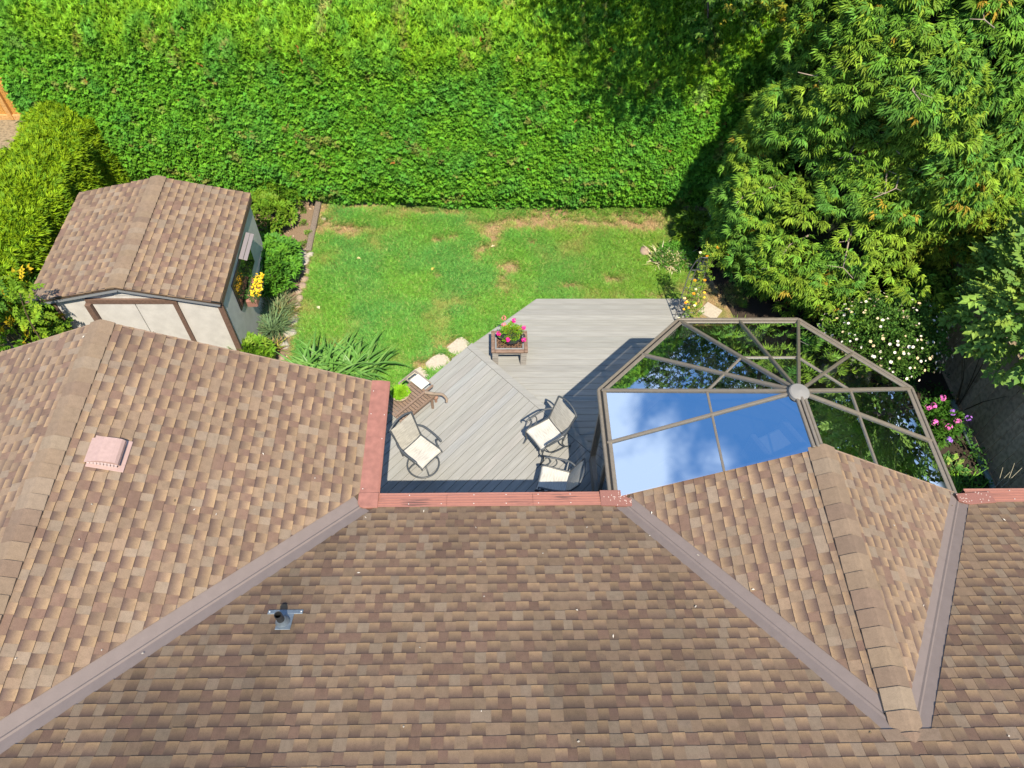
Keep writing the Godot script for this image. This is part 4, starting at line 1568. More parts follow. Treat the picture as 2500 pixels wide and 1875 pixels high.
# ------------------------------------------------------------------ hedges
func hedge_face(x: float) -> float:
	# the foot of the big hedge bends back towards the left
	return -13.5 if x > -1.0 else -13.5 - 0.026 * pow(-1.0 - x, 1.75)

func hedge_top(x: float) -> float:
	return 4.2 - 0.5 * smoothstep(0.0, 4.5, x) + 0.12 * noise.get_noise_2d(x * 60, 7)

func hedges() -> void:
	var o := thing("tall_hedge", "tall clipped cypress hedge along the back of the lawn", "hedge")
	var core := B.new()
	core.col = Color(0.03, 0.055, 0.012)  # solid sheet behind the sprays, coloured as the deep shade between them
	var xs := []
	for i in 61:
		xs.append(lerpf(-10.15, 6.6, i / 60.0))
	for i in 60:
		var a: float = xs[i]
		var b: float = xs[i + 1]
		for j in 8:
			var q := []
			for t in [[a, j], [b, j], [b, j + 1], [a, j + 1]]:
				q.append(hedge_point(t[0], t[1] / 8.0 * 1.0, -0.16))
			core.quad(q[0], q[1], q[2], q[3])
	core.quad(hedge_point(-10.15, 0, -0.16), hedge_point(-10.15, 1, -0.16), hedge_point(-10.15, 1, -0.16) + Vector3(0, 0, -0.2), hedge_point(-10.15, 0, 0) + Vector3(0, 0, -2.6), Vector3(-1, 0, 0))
	part("shade_core", core, mat("hedge_core", Color.WHITE, 1.0), o)
	var pl := []
	var tn := []
	while pl.size() < 150000:
		var x := rr(-10.15, 6.6)
		var f := rg.randf()
		# f: 0 foot .. 0.62 top edge .. 1 back of the top
		var p := hedge_point(x, f, 0.0)
		if not in_view(p, 200):
			if rg.randf() > 0.12:
				continue
		var e := 0.02
		var pu := hedge_point(x, minf(f + e, 1.0), 0.0) - hedge_point(x, maxf(f - e, 0.0), 0.0)
		var out := Vector3(1, 0, 0).cross(pu).normalized()
		if out.z < -0.3 or out.y < -0.5:
			out = -out
		var lump := noise.get_noise_3d(x * 55, p.y * 55, p.z * 55)
		# a few thin holes
		var hole := noise.get_noise_3d(x * 95 + 900, p.y * 95, p.z * 95)
		if hole > 0.42 and f < 0.6 and rg.randf() < 0.85:
			continue
		p += out * (0.1 * lump + rr(-0.06, 0.05)) + jig(0.03)
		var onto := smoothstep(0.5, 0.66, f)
		var z := (Vector3.UP * (0.35 + 0.5 * onto) + out * rr(0.1, 0.9) + jig(0.75)).normalized()
		var y := (out * 0.75 + Vector3.UP * 0.75 + jig(0.45)).normalized()
		var s := rr(0.075, 0.13) * (1.0 + 0.5 * onto)
		pl.append(Transform3D(frame_of(z, y, s), p))
		var c := Color(0.085, 0.265, 0.020).lerp(Color(0.125, 0.305, 0.020), rg.randf())
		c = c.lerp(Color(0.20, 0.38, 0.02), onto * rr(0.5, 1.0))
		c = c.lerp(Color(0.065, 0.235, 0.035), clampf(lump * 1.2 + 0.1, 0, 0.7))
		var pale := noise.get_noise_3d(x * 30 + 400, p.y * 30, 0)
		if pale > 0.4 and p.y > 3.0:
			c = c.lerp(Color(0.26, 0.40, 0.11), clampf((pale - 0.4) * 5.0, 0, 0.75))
		var brown := noise.get_noise_3d(x * 80 + 100, p.y * 80, 33)
		if brown > 0.36:
			c = c.lerp(Color(0.26, 0.17, 0.07), rr(0.1, 0.6))
		if rg.randf() < 0.0015:
			c = Color(0.34, 0.15, 0.04)
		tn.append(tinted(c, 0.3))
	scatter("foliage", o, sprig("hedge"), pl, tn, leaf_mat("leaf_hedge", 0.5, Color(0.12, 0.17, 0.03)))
	# bright cedar hedge along the left side
	var c2 := thing("cedar_hedge", "bright yellow green cedar hedge running between the shed and the left edge", "hedge")
	var k2 := B.new()
	k2.col = Color(0.02, 0.032, 0.008)  # solid block inside the cedars, its dark colour standing for inner shade
	k2.box(Transform3D(Basis(), Vector3(-9.15, 0.95, -12.1)), Vector3(0.7, 1.9, 5.4), 0.2)
	part("shade_core", k2, mat("hedge_core", Color.WHITE), c2)
	var p2 := []
	var t2 := []
	for i in 26000:
		var z := rr(-14.9, -9.3)
		var side := rg.randf()
		var lump := noise.get_noise_3d(z * 60, side * 40, 5) * 0.35 + 0.22 * sin(z * 5.2)
		var p := Vector3.ZERO
		var out := Vector3.UP
		if side < 0.42:
			p = Vector3(rr(-9.7, -8.6), 2.15 + lump * 0.5, z)
			p.y -= pow(absf(p.x + 9.15) / 0.55, 2) * 0.28
		else:
			var y := rr(0.1, 2.05)
			var sg := 1.0 if side < 0.85 else -1.0
			p = Vector3(-9.15 + sg * (0.6 + lump * 0.4), y, z)
			out = Vector3(sg, 0.15, 0)
		p += jig(0.07)
		var zz := (Vector3.UP * 0.55 + out * 0.8 + jig(0.5)).normalized()
		p2.append(Transform3D(frame_of(zz, (Vector3.UP * 0.6 + out * 0.4 + jig(0.6)), rr(0.13, 0.22)), p))
		var cc := Color(0.245, 0.40, 0.012) if rg.randf() < 0.65 else Color(0.15, 0.30, 0.015)
		t2.append(tinted(cc, 0.2))
	scatter("foliage", c2, sprig("cypress"), p2, t2, leaf_mat("leaf_cedar", 0.55, Color(0.25, 0.28, 0.03)))

func hedge_point(x: float, f: float, grow: float) -> Vector3:
	# a line from the foot up the face, round the shoulder and back over the top
	var zf := hedge_face(x)
	var top := hedge_top(x)
	var sh := 0.62
	if f < sh:
		var t := f / sh
		var y := 0.12 + t * (top - 0.45)
		var belly := 0.34 * sin(PI * clampf(0.12 + t * 0.75, 0, 1)) - 0.25 * pow(1.0 - t, 6)
		return Vector3(x, y, zf + belly + grow - 0.1)
	var u := (f - sh) / (1.0 - sh)
	var back := 2.9 * u
	return Vector3(x, top - 0.33 + 0.42 * (1.0 - exp(-u * 5.0)) + grow, zf + 0.34 * sin(PI * 0.87) - 0.1 - back)

# ------------------------------------------------------------------ trees
func conifer(label: String, at: Vector3, prof: Array, clusters: int, cols: Array, gold: float, sd: int) -> void:
	# prof: [height, radius] pairs
	var o := thing("cypress_tree", label, "conifer", at, "cypress trees on the right")
	var r := RandomNumberGenerator.new()
	r.seed = sd
	var rad := func(y: float) -> float:
		for i in prof.size() - 1:
			if y <= prof[i + 1][0]:
				return lerpf(prof[i][1], prof[i + 1][1], clampf((y - prof[i][0]) / (prof[i + 1][0] - prof[i][0]), 0, 1))
		return 0.05
	var h: float = prof[prof.size() - 1][0]
	var tr := B.new()
	tr.col = Color(0.12, 0.075, 0.05)
	tr.tube(PackedVector3Array([Vector3.ZERO, Vector3(0.05, h * 0.4, 0.02), Vector3(0.0, h * 0.8, 0), Vector3(0, h, 0)]), 0.24, 0.03, 9)
	part("trunk", tr, mat("bark", Color.WHITE, 0.95, speckle(128, 0.3, 0.6, 0.08, 1.0, 55), 2.0), o)
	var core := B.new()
	core.col = Color(0.012, 0.024, 0.010)  # solid cone inside the crown; shade between the boughs put into its colour
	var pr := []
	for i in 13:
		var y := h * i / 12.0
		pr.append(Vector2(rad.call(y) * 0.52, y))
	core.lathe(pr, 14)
	part("inner_shade_core", core, mat("hedge_core", Color.WHITE), o)
	var pl := []
	var tn := []
	var br := B.new()
	for i in clusters:
		var y := h * pow(r.randf(), 0.85) * 0.98 + 0.15
		var az := r.randf() * TAU
		var q: float = rad.call(y)
		var lump := 1.0 + 1.0 * noise.get_noise_3d(cos(az) * 45 + sd * 13, y * 26, sin(az) * 45)
		var reach := q * clampf(lump, 0.68, 1.22)
		var o2 := Vector3(cos(az), 0, sin(az))
		var o3 := Vector3(-o2.z, 0, o2.x)
		var tip := o2 * reach + Vector3.UP * (y - 0.08 * reach)
		if not in_view(at + tip, 420) and r.randf() < 0.7:
			continue
		var size := r.randf_range(0.3, 0.52) * clampf(q * 0.6, 0.5, 1.0)
		var tone: Color = cols[r.randi() % cols.size()]
		var g := r.randf() < gold
		for k in r.randi_range(34, 52):
			var d := Vector3(r.randfn(), absf(r.randfn()) * 0.9 - 0.25, r.randfn()).normalized()
			var p := tip - o2 * size * 0.35 + o2 * d.z * size * 0.9 + o3 * d.x * size * 0.95 + Vector3.UP * d.y * size * 0.5
			p.y -= 0.35 * size * (absf(d.x) + maxf(d.z, 0.0))
			var z := (o2 * (0.5 + 0.5 * d.z) + o3 * d.x * 0.8 + Vector3.UP * r.randf_range(-0.95, 0.35) + Vector3(r.randfn(), r.randfn(), r.randfn()) * 0.22).normalized()
			var yv := (Vector3.UP * 0.9 + o2 * 0.5 + Vector3(r.randf_range(-.8, .8), r.randf_range(-.3, .3), r.randf_range(-.8, .8))).normalized()
			pl.append(Transform3D(frame_of(z, yv, r.randf_range(0.14, 0.255)), p))
			var c := tinted(tone, 0.34)
			if g and r.randf() < 0.09:
				c = tinted(Color(0.40, 0.29, 0.035), 0.25)
			tn.append(c)
		if r.randf() < 0.08:
			br.col = Color(0.38, 0.31, 0.25)
			var s := o2 * reach * 0.6 + Vector3.UP * (y + 0.16)
			var e := tip + Vector3.UP * 0.2 + o2 * 0.12
			var m := (s + e) / 2 + Vector3.UP * 0.1 + o3 * r.randf_range(-0.1, 0.1)
			br.tube(PackedVector3Array([s, m, e, e + (o2 + o3 * r.randf_range(-1, 1)) * 0.2]), 0.02, 0.006, 5)
			br.tube(PackedVector3Array([m, m + (o2 * 0.5 + o3 * r.randf_range(-1, 1) + Vector3.UP * 0.2) * 0.45]), 0.013, 0.004, 4)
			br.tube(PackedVector3Array([e, e + (o2 * 0.3 + o3 * r.randf_range(-1, 1) + Vector3.UP * 0.1) * 0.3]), 0.007, 0.003, 4)
	scatter("foliage", o, sprig("cypress"), pl, tn, leaf_mat("leaf_conifer", 0.5, Color(0.14, 0.18, 0.03)))
	part("bare_twigs", br, mat("twig", Color.WHITE, 0.9), o).set_meta("kind", "stuff")

func conifers() -> void:
	var dark := [Color(0.14, 0.295, 0.03), Color(0.105, 0.255, 0.035), Color(0.195, 0.33, 0.03)]
	var warm := [Color(0.235, 0.335, 0.028), Color(0.18, 0.30, 0.03), Color(0.28, 0.35, 0.03)]
	conifer("broad dark green cypress tree closest to the sunroom, its skirt down to the ground", Vector3(7.15, 0, -11.5), [[0.0, 1.7], [1.2, 1.95], [3.0, 2.0], [4.8, 1.8], [6.5, 1.4], [8.2, 0.8], [9.6, 0.1]], 900, dark, 0.15, 1)
	conifer("yellowish green cypress tree with orange tipped sprays by the right edge", Vector3(10.0, 0, -12.3), [[0.0, 1.8], [1.5, 2.1], [3.5, 2.2], [5.5, 1.95], [7.5, 1.4], [10.0, 0.1]], 950, warm, 0.5, 2)
	conifer("shaded cypress tree in the far right corner behind the hedge end", Vector3(7.6, 0, -15.2), [[0.0, 1.9], [2.0, 2.0], [4.5, 1.9], [7.0, 1.2], [9.5, 0.1]], 420, warm, 0.25, 3)
	# maple that overhangs the far end of the hedge
	var o := thing("maple_tree", "leafy maple tree overhanging the right end of the tall hedge", "tree", Vector3(4.4, 0, -16.8))
	var tr := B.new()
	tr.col = Color(0.14, 0.11, 0.085)
	tr.tube(PackedVector3Array([Vector3.ZERO, Vector3(0, 2.5, 0.3), Vector3(-0.1, 5.0, 0.9), Vector3(-0.3, 8.0, 1.8)]), 0.2, 0.06, 9)
	part("trunk", tr, mat("bark", Color.WHITE), o)
	var bm := mat("bark", Color.WHITE)
	var pl := []
	var tn := []
	for i in 90:
		var d := jig(1.0)
		while d.length() > 1.0 or d.length() < 0.35:
			d = jig(1.0)
		var c := Vector3(-0.9, 7.9, 3.7) + Vector3(d.x * 2.35, d.y * 2.0, d.z * 2.5)
		if i < 3:
			c = [Vector3(-0.55, 5.0, 3.9), Vector3(0.5, 5.2, 3.8), Vector3(1.2, 5.3, 3.5)][i]
		elif in_view(o.position + c - Vector3(0, 0.65, 0), 0):
			continue
		if i % 3 == 0:
			var b := B.new()
			b.col = Color(0.15, 0.12, 0.09)
			b.tube(PackedVector3Array([Vector3(-0.1, 4.8, 0.9).lerp(Vector3(-0.3, 7.8, 1.7), rr(0, 1)), c + Vector3(0, 0.25, -0.3), c]), 0.04, 0.01, 6)
			part("limb", b, bm, o)
		for k in (45 if i < 3 else 130):
			var p := c + jig(0.4 if i < 3 else 0.62)
			pl.append(Transform3D(frame_of((p - c).normalized() * 0.7 + jig(0.6) - Vector3.UP * 0.3, Vector3.UP + jig(0.5), rr(0.07, 0.13)), p))
			tn.append(tinted(Color(0.10, 0.20, 0.03) if rg.randf() < 0.85 else Color(0.28, 0.27, 0.03), 0.25))
	scatter("foliage", o, sprig("maple"), pl, tn, leaf_mat("leaf_maple", 0.5, Color(0.4, 0.5, 0.08)))
	# tall trees beyond the hedge, out of the picture: what the panes mirror
	for q in [[Vector3(2.9, 0, -18.9), 3.1, 8.6], [Vector3(8.0, 0, -19.5), 2.8, 9.0]]:
		var t := thing("garden_tree", ["round leafy tree standing beyond the hedge, mirrored in the glass roof", "larger leafy tree beyond the hedge behind the cypresses"][0 if q[0].x < 4 else 1], "tree", q[0], "trees beyond the hedge")
		var tb := B.new()
		tb.col = Color(0.13, 0.1, 0.08)
		tb.tube(PackedVector3Array([Vector3.ZERO, Vector3(0.1, q[2] * 0.5, 0), Vector3(0, q[2], 0)]), 0.2, 0.05, 8)
		part("trunk", tb, bm, t)
		var a := []
		var c2 := []
		for i in 9500:
			var d := jig(1.0)
			while d.length() > 1.0:
				d = jig(1.0)
			if noise.get_noise_3d(d.x * 60, d.y * 60, d.z * 60 + 70) < -0.22:
				continue
			a.append(Transform3D(frame_of(jig(1), Vector3.UP + jig(0.6), rr(0.1, 0.18)), Vector3(d.x * q[1], q[2] * 0.72 + d.y * q[1] * 0.95, d.z * q[1])))
			c2.append(tinted(Color(0.09, 0.17, 0.03), 0.3))
		scatter("foliage", t, sprig("maple"), a, c2, leaf_mat("leaf_maple"))

# ------------------------------------------------------------------ deck furniture
func curve(pts: Array, n := 5) -> PackedVector3Array:
	# a smooth line through the points
	var out := PackedVector3Array()
	for i in pts.size() - 1:
		var a: Vector3 = pts[maxi(i - 1, 0)]
		var b: Vector3 = pts[i]
		var c: Vector3 = pts[i + 1]
		var d: Vector3 = pts[mini(i + 2, pts.size() - 1)]
		for k in n:
			out.append(b.cubic_interpolate(c, a, d, float(k) / n))
	out.append(pts[pts.size() - 1])
	return out

func sling(o: Node3D, called: String, prof: Array, hw0: float, hw1: float, m: Material) -> void:
	# a taut cloth between two rails; prof in (z, y)
	var b := B.new()
	var c := curve(prof.map(func(p): return Vector3(0, p.y, p.x)), 4)
	for i in c.size() - 1:
		var w0 := lerpf(hw0, hw1, float(i) / (c.size() - 1))
		var w1 := lerpf(hw0, hw1, float(i + 1) / (c.size() - 1))
		var nn := (c[i + 1] - c[i]).cross(Vector3.RIGHT).normalized()
		for k in 4:
			var x0 := -1.0 + k * 0.5
			var x1 := x0 + 0.5
			var sag := func(x: float) -> float: return -0.014 * (1.0 - x * x)
			var q := [c[i] + Vector3(x0 * w0, 0, 0) + nn * sag.call(x0), c[i] + Vector3(x1 * w0, 0, 0) + nn * sag.call(x1), c[i + 1] + Vector3(x1 * w1, 0, 0) + nn * sag.call(x1), c[i + 1] + Vector3(x0 * w1, 0, 0) + nn * sag.call(x0)]
			b.quad(q[0], q[1], q[2], q[3])
	part(called, b, m, o)

func chair(label: String, at: Vector3, dir: Vector2, swivel: bool) -> void:
	var o := thing("patio_chair", label, "chair", at, "sling patio chairs on the upper deck", atan2(dir.x, dir.y))
	var fm := mat("chair_frame", lin(0.085, 0.10, 0.12), 0.42, speckle(64, 0.05, 0.15, 0.1, 1.0, 29), 4.0)
	var cloth := mat("sling_cloth", lin(0.50, 0.49, 0.445), 0.85, speckle(128, 0.08, 0.5, 0.12, 12.0, 30), 4.0, false)
	var seat_cloth := mat("seat_cloth", lin(0.63, 0.62, 0.585), 0.85, speckle(128, 0.06, 0.3, 0.12, 12.0, 32), 4.0, false)
	var w := 0.235
	sling(o, "seat", [Vector2(-0.235, 0.425), Vector2(-0.05, 0.435), Vector2(0.14, 0.455), Vector2(0.215, 0.45), Vector2(0.245, 0.41)], w, w, seat_cloth)
	sling(o, "backrest", [Vector2(-0.245, 0.45), Vector2(-0.30, 0.62), Vector2(-0.37, 0.80), Vector2(-0.425, 0.92)], 0.21, 0.225, cloth)
	for s in [-1.0, 1.0]:
		var sr := B.new()
		sr.tube(curve([Vector3(s * w, 0.425, -0.25), Vector3(s * w, 0.44, 0.0), Vector3(s * w, 0.46, 0.15), Vector3(s * w, 0.44, 0.235), Vector3(s * w, 0.40, 0.25)]), 0.015)
		part("seat_rail", sr, fm, o)
		var bp := B.new()
		bp.tube(curve([Vector3(s * 0.24, 0.36, -0.2), Vector3(s * 0.232, 0.47, -0.255), Vector3(s * 0.228, 0.62, -0.305), Vector3(s * 0.24, 0.8, -0.375), Vector3(s * 0.25, 0.925, -0.43)]), 0.016)
		part("back_post", bp, fm, o)
		var ar := B.new()
		ar.tube(curve([Vector3(s * 0.235, 0.66, -0.315), Vector3(s * 0.285, 0.675, -0.2), Vector3(s * 0.30, 0.66, -0.02), Vector3(s * 0.295, 0.655, 0.12), Vector3(s * 0.29, 0.64, 0.19), Vector3(s * 0.285, 0.605, 0.195)]), 0.021, 0.017, 8, false, 0.6)
		part("armrest", ar, fm, o)
		var su := B.new()
		su.tube(curve([Vector3(s * 0.29, 0.645, 0.17), Vector3(s * 0.275, 0.58, 0.11), Vector3(s * 0.25, 0.53, 0.13), Vector3(s * 0.24, 0.44, 0.2)]), 0.013)
		part("arm_support", su, fm, o)
		if not swivel:
			var s2 := B.new()
			s2.tube(curve([Vector3(s * 0.292, 0.65, 0.03), Vector3(s * 0.27, 0.57, 0.0), Vector3(s * 0.242, 0.5, 0.03), Vector3(s * 0.238, 0.43, 0.1)]), 0.011)
			part("arm_scroll", s2, fm, o)
			var fl := B.new()
			fl.tube(curve([Vector3(s * 0.238, 0.43, 0.2), Vector3(s * 0.245, 0.3, 0.235), Vector3(s * 0.25, 0.15, 0.2), Vector3(s * 0.255, 0.03, 0.25), Vector3(s * 0.257, 0.012, 0.28)]), 0.015, 0.013)
			part("leg", fl, fm, o)
			var rl := B.new()
			rl.tube(curve([Vector3(s * 0.238, 0.42, -0.2), Vector3(s * 0.245, 0.25, -0.2), Vector3(s * 0.25, 0.1, -0.28), Vector3(s * 0.252, 0.012, -0.4)]), 0.015, 0.013)
			part("leg", rl, fm, o)
			var br := B.new()
			br.tube(curve([Vector3(s * 0.24, 0.40, 0.16), Vector3(s * 0.25, 0.2, 0.05), Vector3(s * 0.25, 0.12, -0.1), Vector3(s * 0.25, 0.1, -0.27)]), 0.011)
			part("side_brace", br, fm, o)
	var tb := B.new()
	tb.tube(curve([Vector3(-0.25, 0.92, -0.43), Vector3(-0.13, 0.965, -0.455), Vector3(0, 0.98, -0.462), Vector3(0.13, 0.965, -0.455), Vector3(0.25, 0.92, -0.43)]), 0.017)
	part("back_top", tb, fm, o)
	var fb := B.new()
	fb.tube(PackedVector3Array([Vector3(-w, 0.40, 0.235), Vector3(w, 0.40, 0.235)]), 0.014)
	fb.tube(PackedVector3Array([Vector3(-w, 0.42, -0.25), Vector3(w, 0.42, -0.25)]), 0.014)
	part("seat_frame", fb, fm, o)
	if swivel:
		var ring := PackedVector3Array()
		for i in 28:
			ring.append(Vector3(cos(TAU * i / 28) * 0.275, 0.016, sin(TAU * i / 28) * 0.275))
		var rb := B.new()
		rb.tube(ring, 0.016, 0.016, 7, true)
		part("base_ring", rb, fm, o)
		for i in 4:
			var an := TAU * i / 4 + 0.4
			var d := Vector3(cos(an), 0, sin(an))
			var lb := B.new()
			lb.tube(curve([d * 0.268 + Vector3.UP * 0.02, d * 0.2 + Vector3.UP * 0.1, d * 0.09 + Vector3.UP * 0.16, Vector3.UP * 0.2 + d * 0.03]), 0.014)
			part("spoke", lb, fm, o)
		var po := B.new()
		po.lathe([Vector2(0.04, 0.14), Vector2(0.035, 0.2), Vector2(0.035, 0.3), Vector2(0.09, 0.34), Vector2(0.09, 0.37), Vector2(0, 0.38)], 12)
		part("swivel_post", po, fm, o)
		for s in [-1.0, 1.0]:
			var cr := B.new()
			cr.bar(Vector3(s * 0.22, 0.385, -0.16), Vector3(-s * 0.22, 0.385, 0.16), 0.035, 0.03, Vector3.UP, 0.004)
			part("seat_brace", cr, fm, o)

func deck_furniture() -> void:
	chair("swivel patio chair with a round base ring beside the pink side gutter", Vector3(-1.17, DUP, -6.56), Vector2(0.355, 0.32), true)
	chair("patio chair with a bright white seat facing the middle of the deck", Vector3(0.945, DUP, -6.90), Vector2(-0.41, 0.27), false)
	chair("patio chair half in shadow and half hidden by the gutter", Vector3(1.03, DUP, -5.98), Vector2(-0.42, -0.11), false)
	# square planter table
	var grey := mat("table_grey", lin(0.40, 0.38, 0.355), 0.75, speckle(128, 0.08, 0.3, 0.06, 6.0, 47), 3.0)
	var wood := mat("table_wood", lin(0.27, 0.18, 0.135), 0.7, speckle(128, 0.12, 0.45, 0.06, 5.0, 48), 3.0)
	var iron := mat("grille", lin(0.22, 0.125, 0.08), 0.6)
	var o := thing("patio_table", "low square wooden patio table with a pierced grille top", "table", Vector3(0.366, DLOW, -9.11))
	for s in [[-0.31, 0, 0.07, 0.53], [0.31, 0, 0.07, 0.53], [0, -0.24, 0.55, 0.07], [0, 0.24, 0.55, 0.07]]:
		var b := B.new()
		b.box(Transform3D(Basis(), Vector3(s[0] * 1.01, 0.405, s[1] * 0.97)), Vector3(s[2], 0.05, s[3]), 0.008)
		part("top_rail", b, wood, o)
	for s in [[-0.26, 0, 0.03, 0.4], [0.26, 0, 0.03, 0.4], [0, -0.185, 0.49, 0.03], [0, 0.185, 0.49, 0.03]]:
		var b := B.new()
		b.box(Transform3D(Basis(), Vector3(s[0], 0.412, s[1])), Vector3(s[2], 0.044, s[3]), 0.005)
		part("inner_frame", b, mat("frame_grey", lin(0.27, 0.28, 0.29), 0.6), o)
	var bt := B.new()
	bt.box(Transform3D(Basis(), Vector3(0, 0.385, 0)), Vector3(0.5, 0.012, 0.36))
	part("tray", bt, mat("flat_black", Color.BLACK), o)
	for i in 9:
		for j in 7:
			var b := B.new()
			var c := Vector3(-0.22 + i * 0.055, 0.405, -0.15 + j * 0.05)
			var tw := 0.8 if (i + j) % 2 else -0.8
			b.box(Transform3D(Basis(Vector3.UP, tw), c), Vector3(0.066, 0.02, 0.013), 0.003)
			part("grille_leaf", b, iron, o)
	for i in 8:
		var b := B.new()
		b.box(Transform3D(Basis(), Vector3(0, 0.4, -0.165 + i * 0.047)), Vector3(0.5, 0.012, 0.007))
		part("grille_bar", b, iron, o)
	for x in [-0.27, 0.27]:
		for z in [-0.2, 0.2]:
			var b := B.new()
			b.box(Transform3D(Basis(), Vector3(x, 0.19, z)), Vector3(0.115, 0.38, 0.1), 0.008)
			part("leg", b, grey, o)
	for z in [-0.21, 0.21]:
		var b := B.new()
		b.box(Transform3D(Basis(), Vector3(0, 0.335, z)), Vector3(0.43, 0.09, 0.03), 0.005)
		part("apron", b, grey, o)
	var pot := thing("flower_pot", "shallow dark metal bowl of magenta pink flowers standing on the patio table", "flower pot", Vector3(0.40, DLOW + 0.43, -9.14))
	var bw := B.new()
	bw.lathe([Vector2(0.0, 0.0), Vector2(0.12, 0.0), Vector2(0.17, 0.05), Vector2(0.2, 0.11), Vector2(0.21, 0.125), Vector2(0.195, 0.125), Vector2(0.18, 0.1), Vector2(0, 0.1)], 24)
	part("bowl", bw, mat("bowl_black", lin(0.03, 0.035, 0.04), 0.4), pot)
	for s in [-1.0, 1.0]:
		var hn := B.new()
		hn.tube(curve([Vector3(s * 0.19, 0.1, -0.05), Vector3(s * 0.25, 0.12, -0.03), Vector3(s * 0.25, 0.12, 0.03), Vector3(s * 0.19, 0.1, 0.05)]), 0.01)
		part("handle", hn, mat("bowl_black", Color.BLACK), pot)
	var pl := []
	var tn := []
	for i in 170:
		var d := jig(1.0).normalized()
		d.y = absf(d.y)
		var p := Vector3(d.x * 0.27 * rr(0.2, 1), 0.13 + d.y * 0.22, d.z * 0.24 * rr(0.2, 1))
		pl.append(Transform3D(frame_of(d + Vector3.UP * 0.2 + jig(0.5), Vector3.UP + d * 0.5, rr(0.05, 0.085)), p))
		tn.append(tinted(Color(0.16, 0.33, 0.025) if rg.randf() < 0.8 else Color(0.3, 0.33, 0.03), 0.2))
	place_sprigs("leaf_sprig", pot, sprig("small"), pl, tn, leaf_mat("leaf", 0.5), true)
	for f in [[-0.24, 0.25, 0.06], [-0.07, 0.27, 0.22], [0.23, 0.24, 0.2], [0.23, 0.30, -0.05], [0.05, 0.38, -0.16], [-0.14, 0.32, -0.1], [-0.14, 0.36, -0.24]]:
		var hb := B.new()
		for k in 18:
			var d := jig(1.0).normalized()
			hb.col = tinted(Color(0.82, 0.03, 0.28) if f[1] < 0.29 or f[0] > 0 else Color(0.8, 0.2, 0.25), 0.15)
			for e in 5:
				var an := TAU * e / 5
				var u := d.cross(Vector3.UP).normalized()
				var v := d.cross(u)
				hb.leaf(d * 0.035, (u * cos(an) + v * sin(an) + d * 0.4).normalized(), d, 0.022, 0.02, 0.1, 0.2, 0.6)
		part("flower_head", hb, leaf_mat("petal", 0.6), pot, Transform3D(Basis(), Vector3(f[0], f[1], f[2])))
	bench()
	trellis()

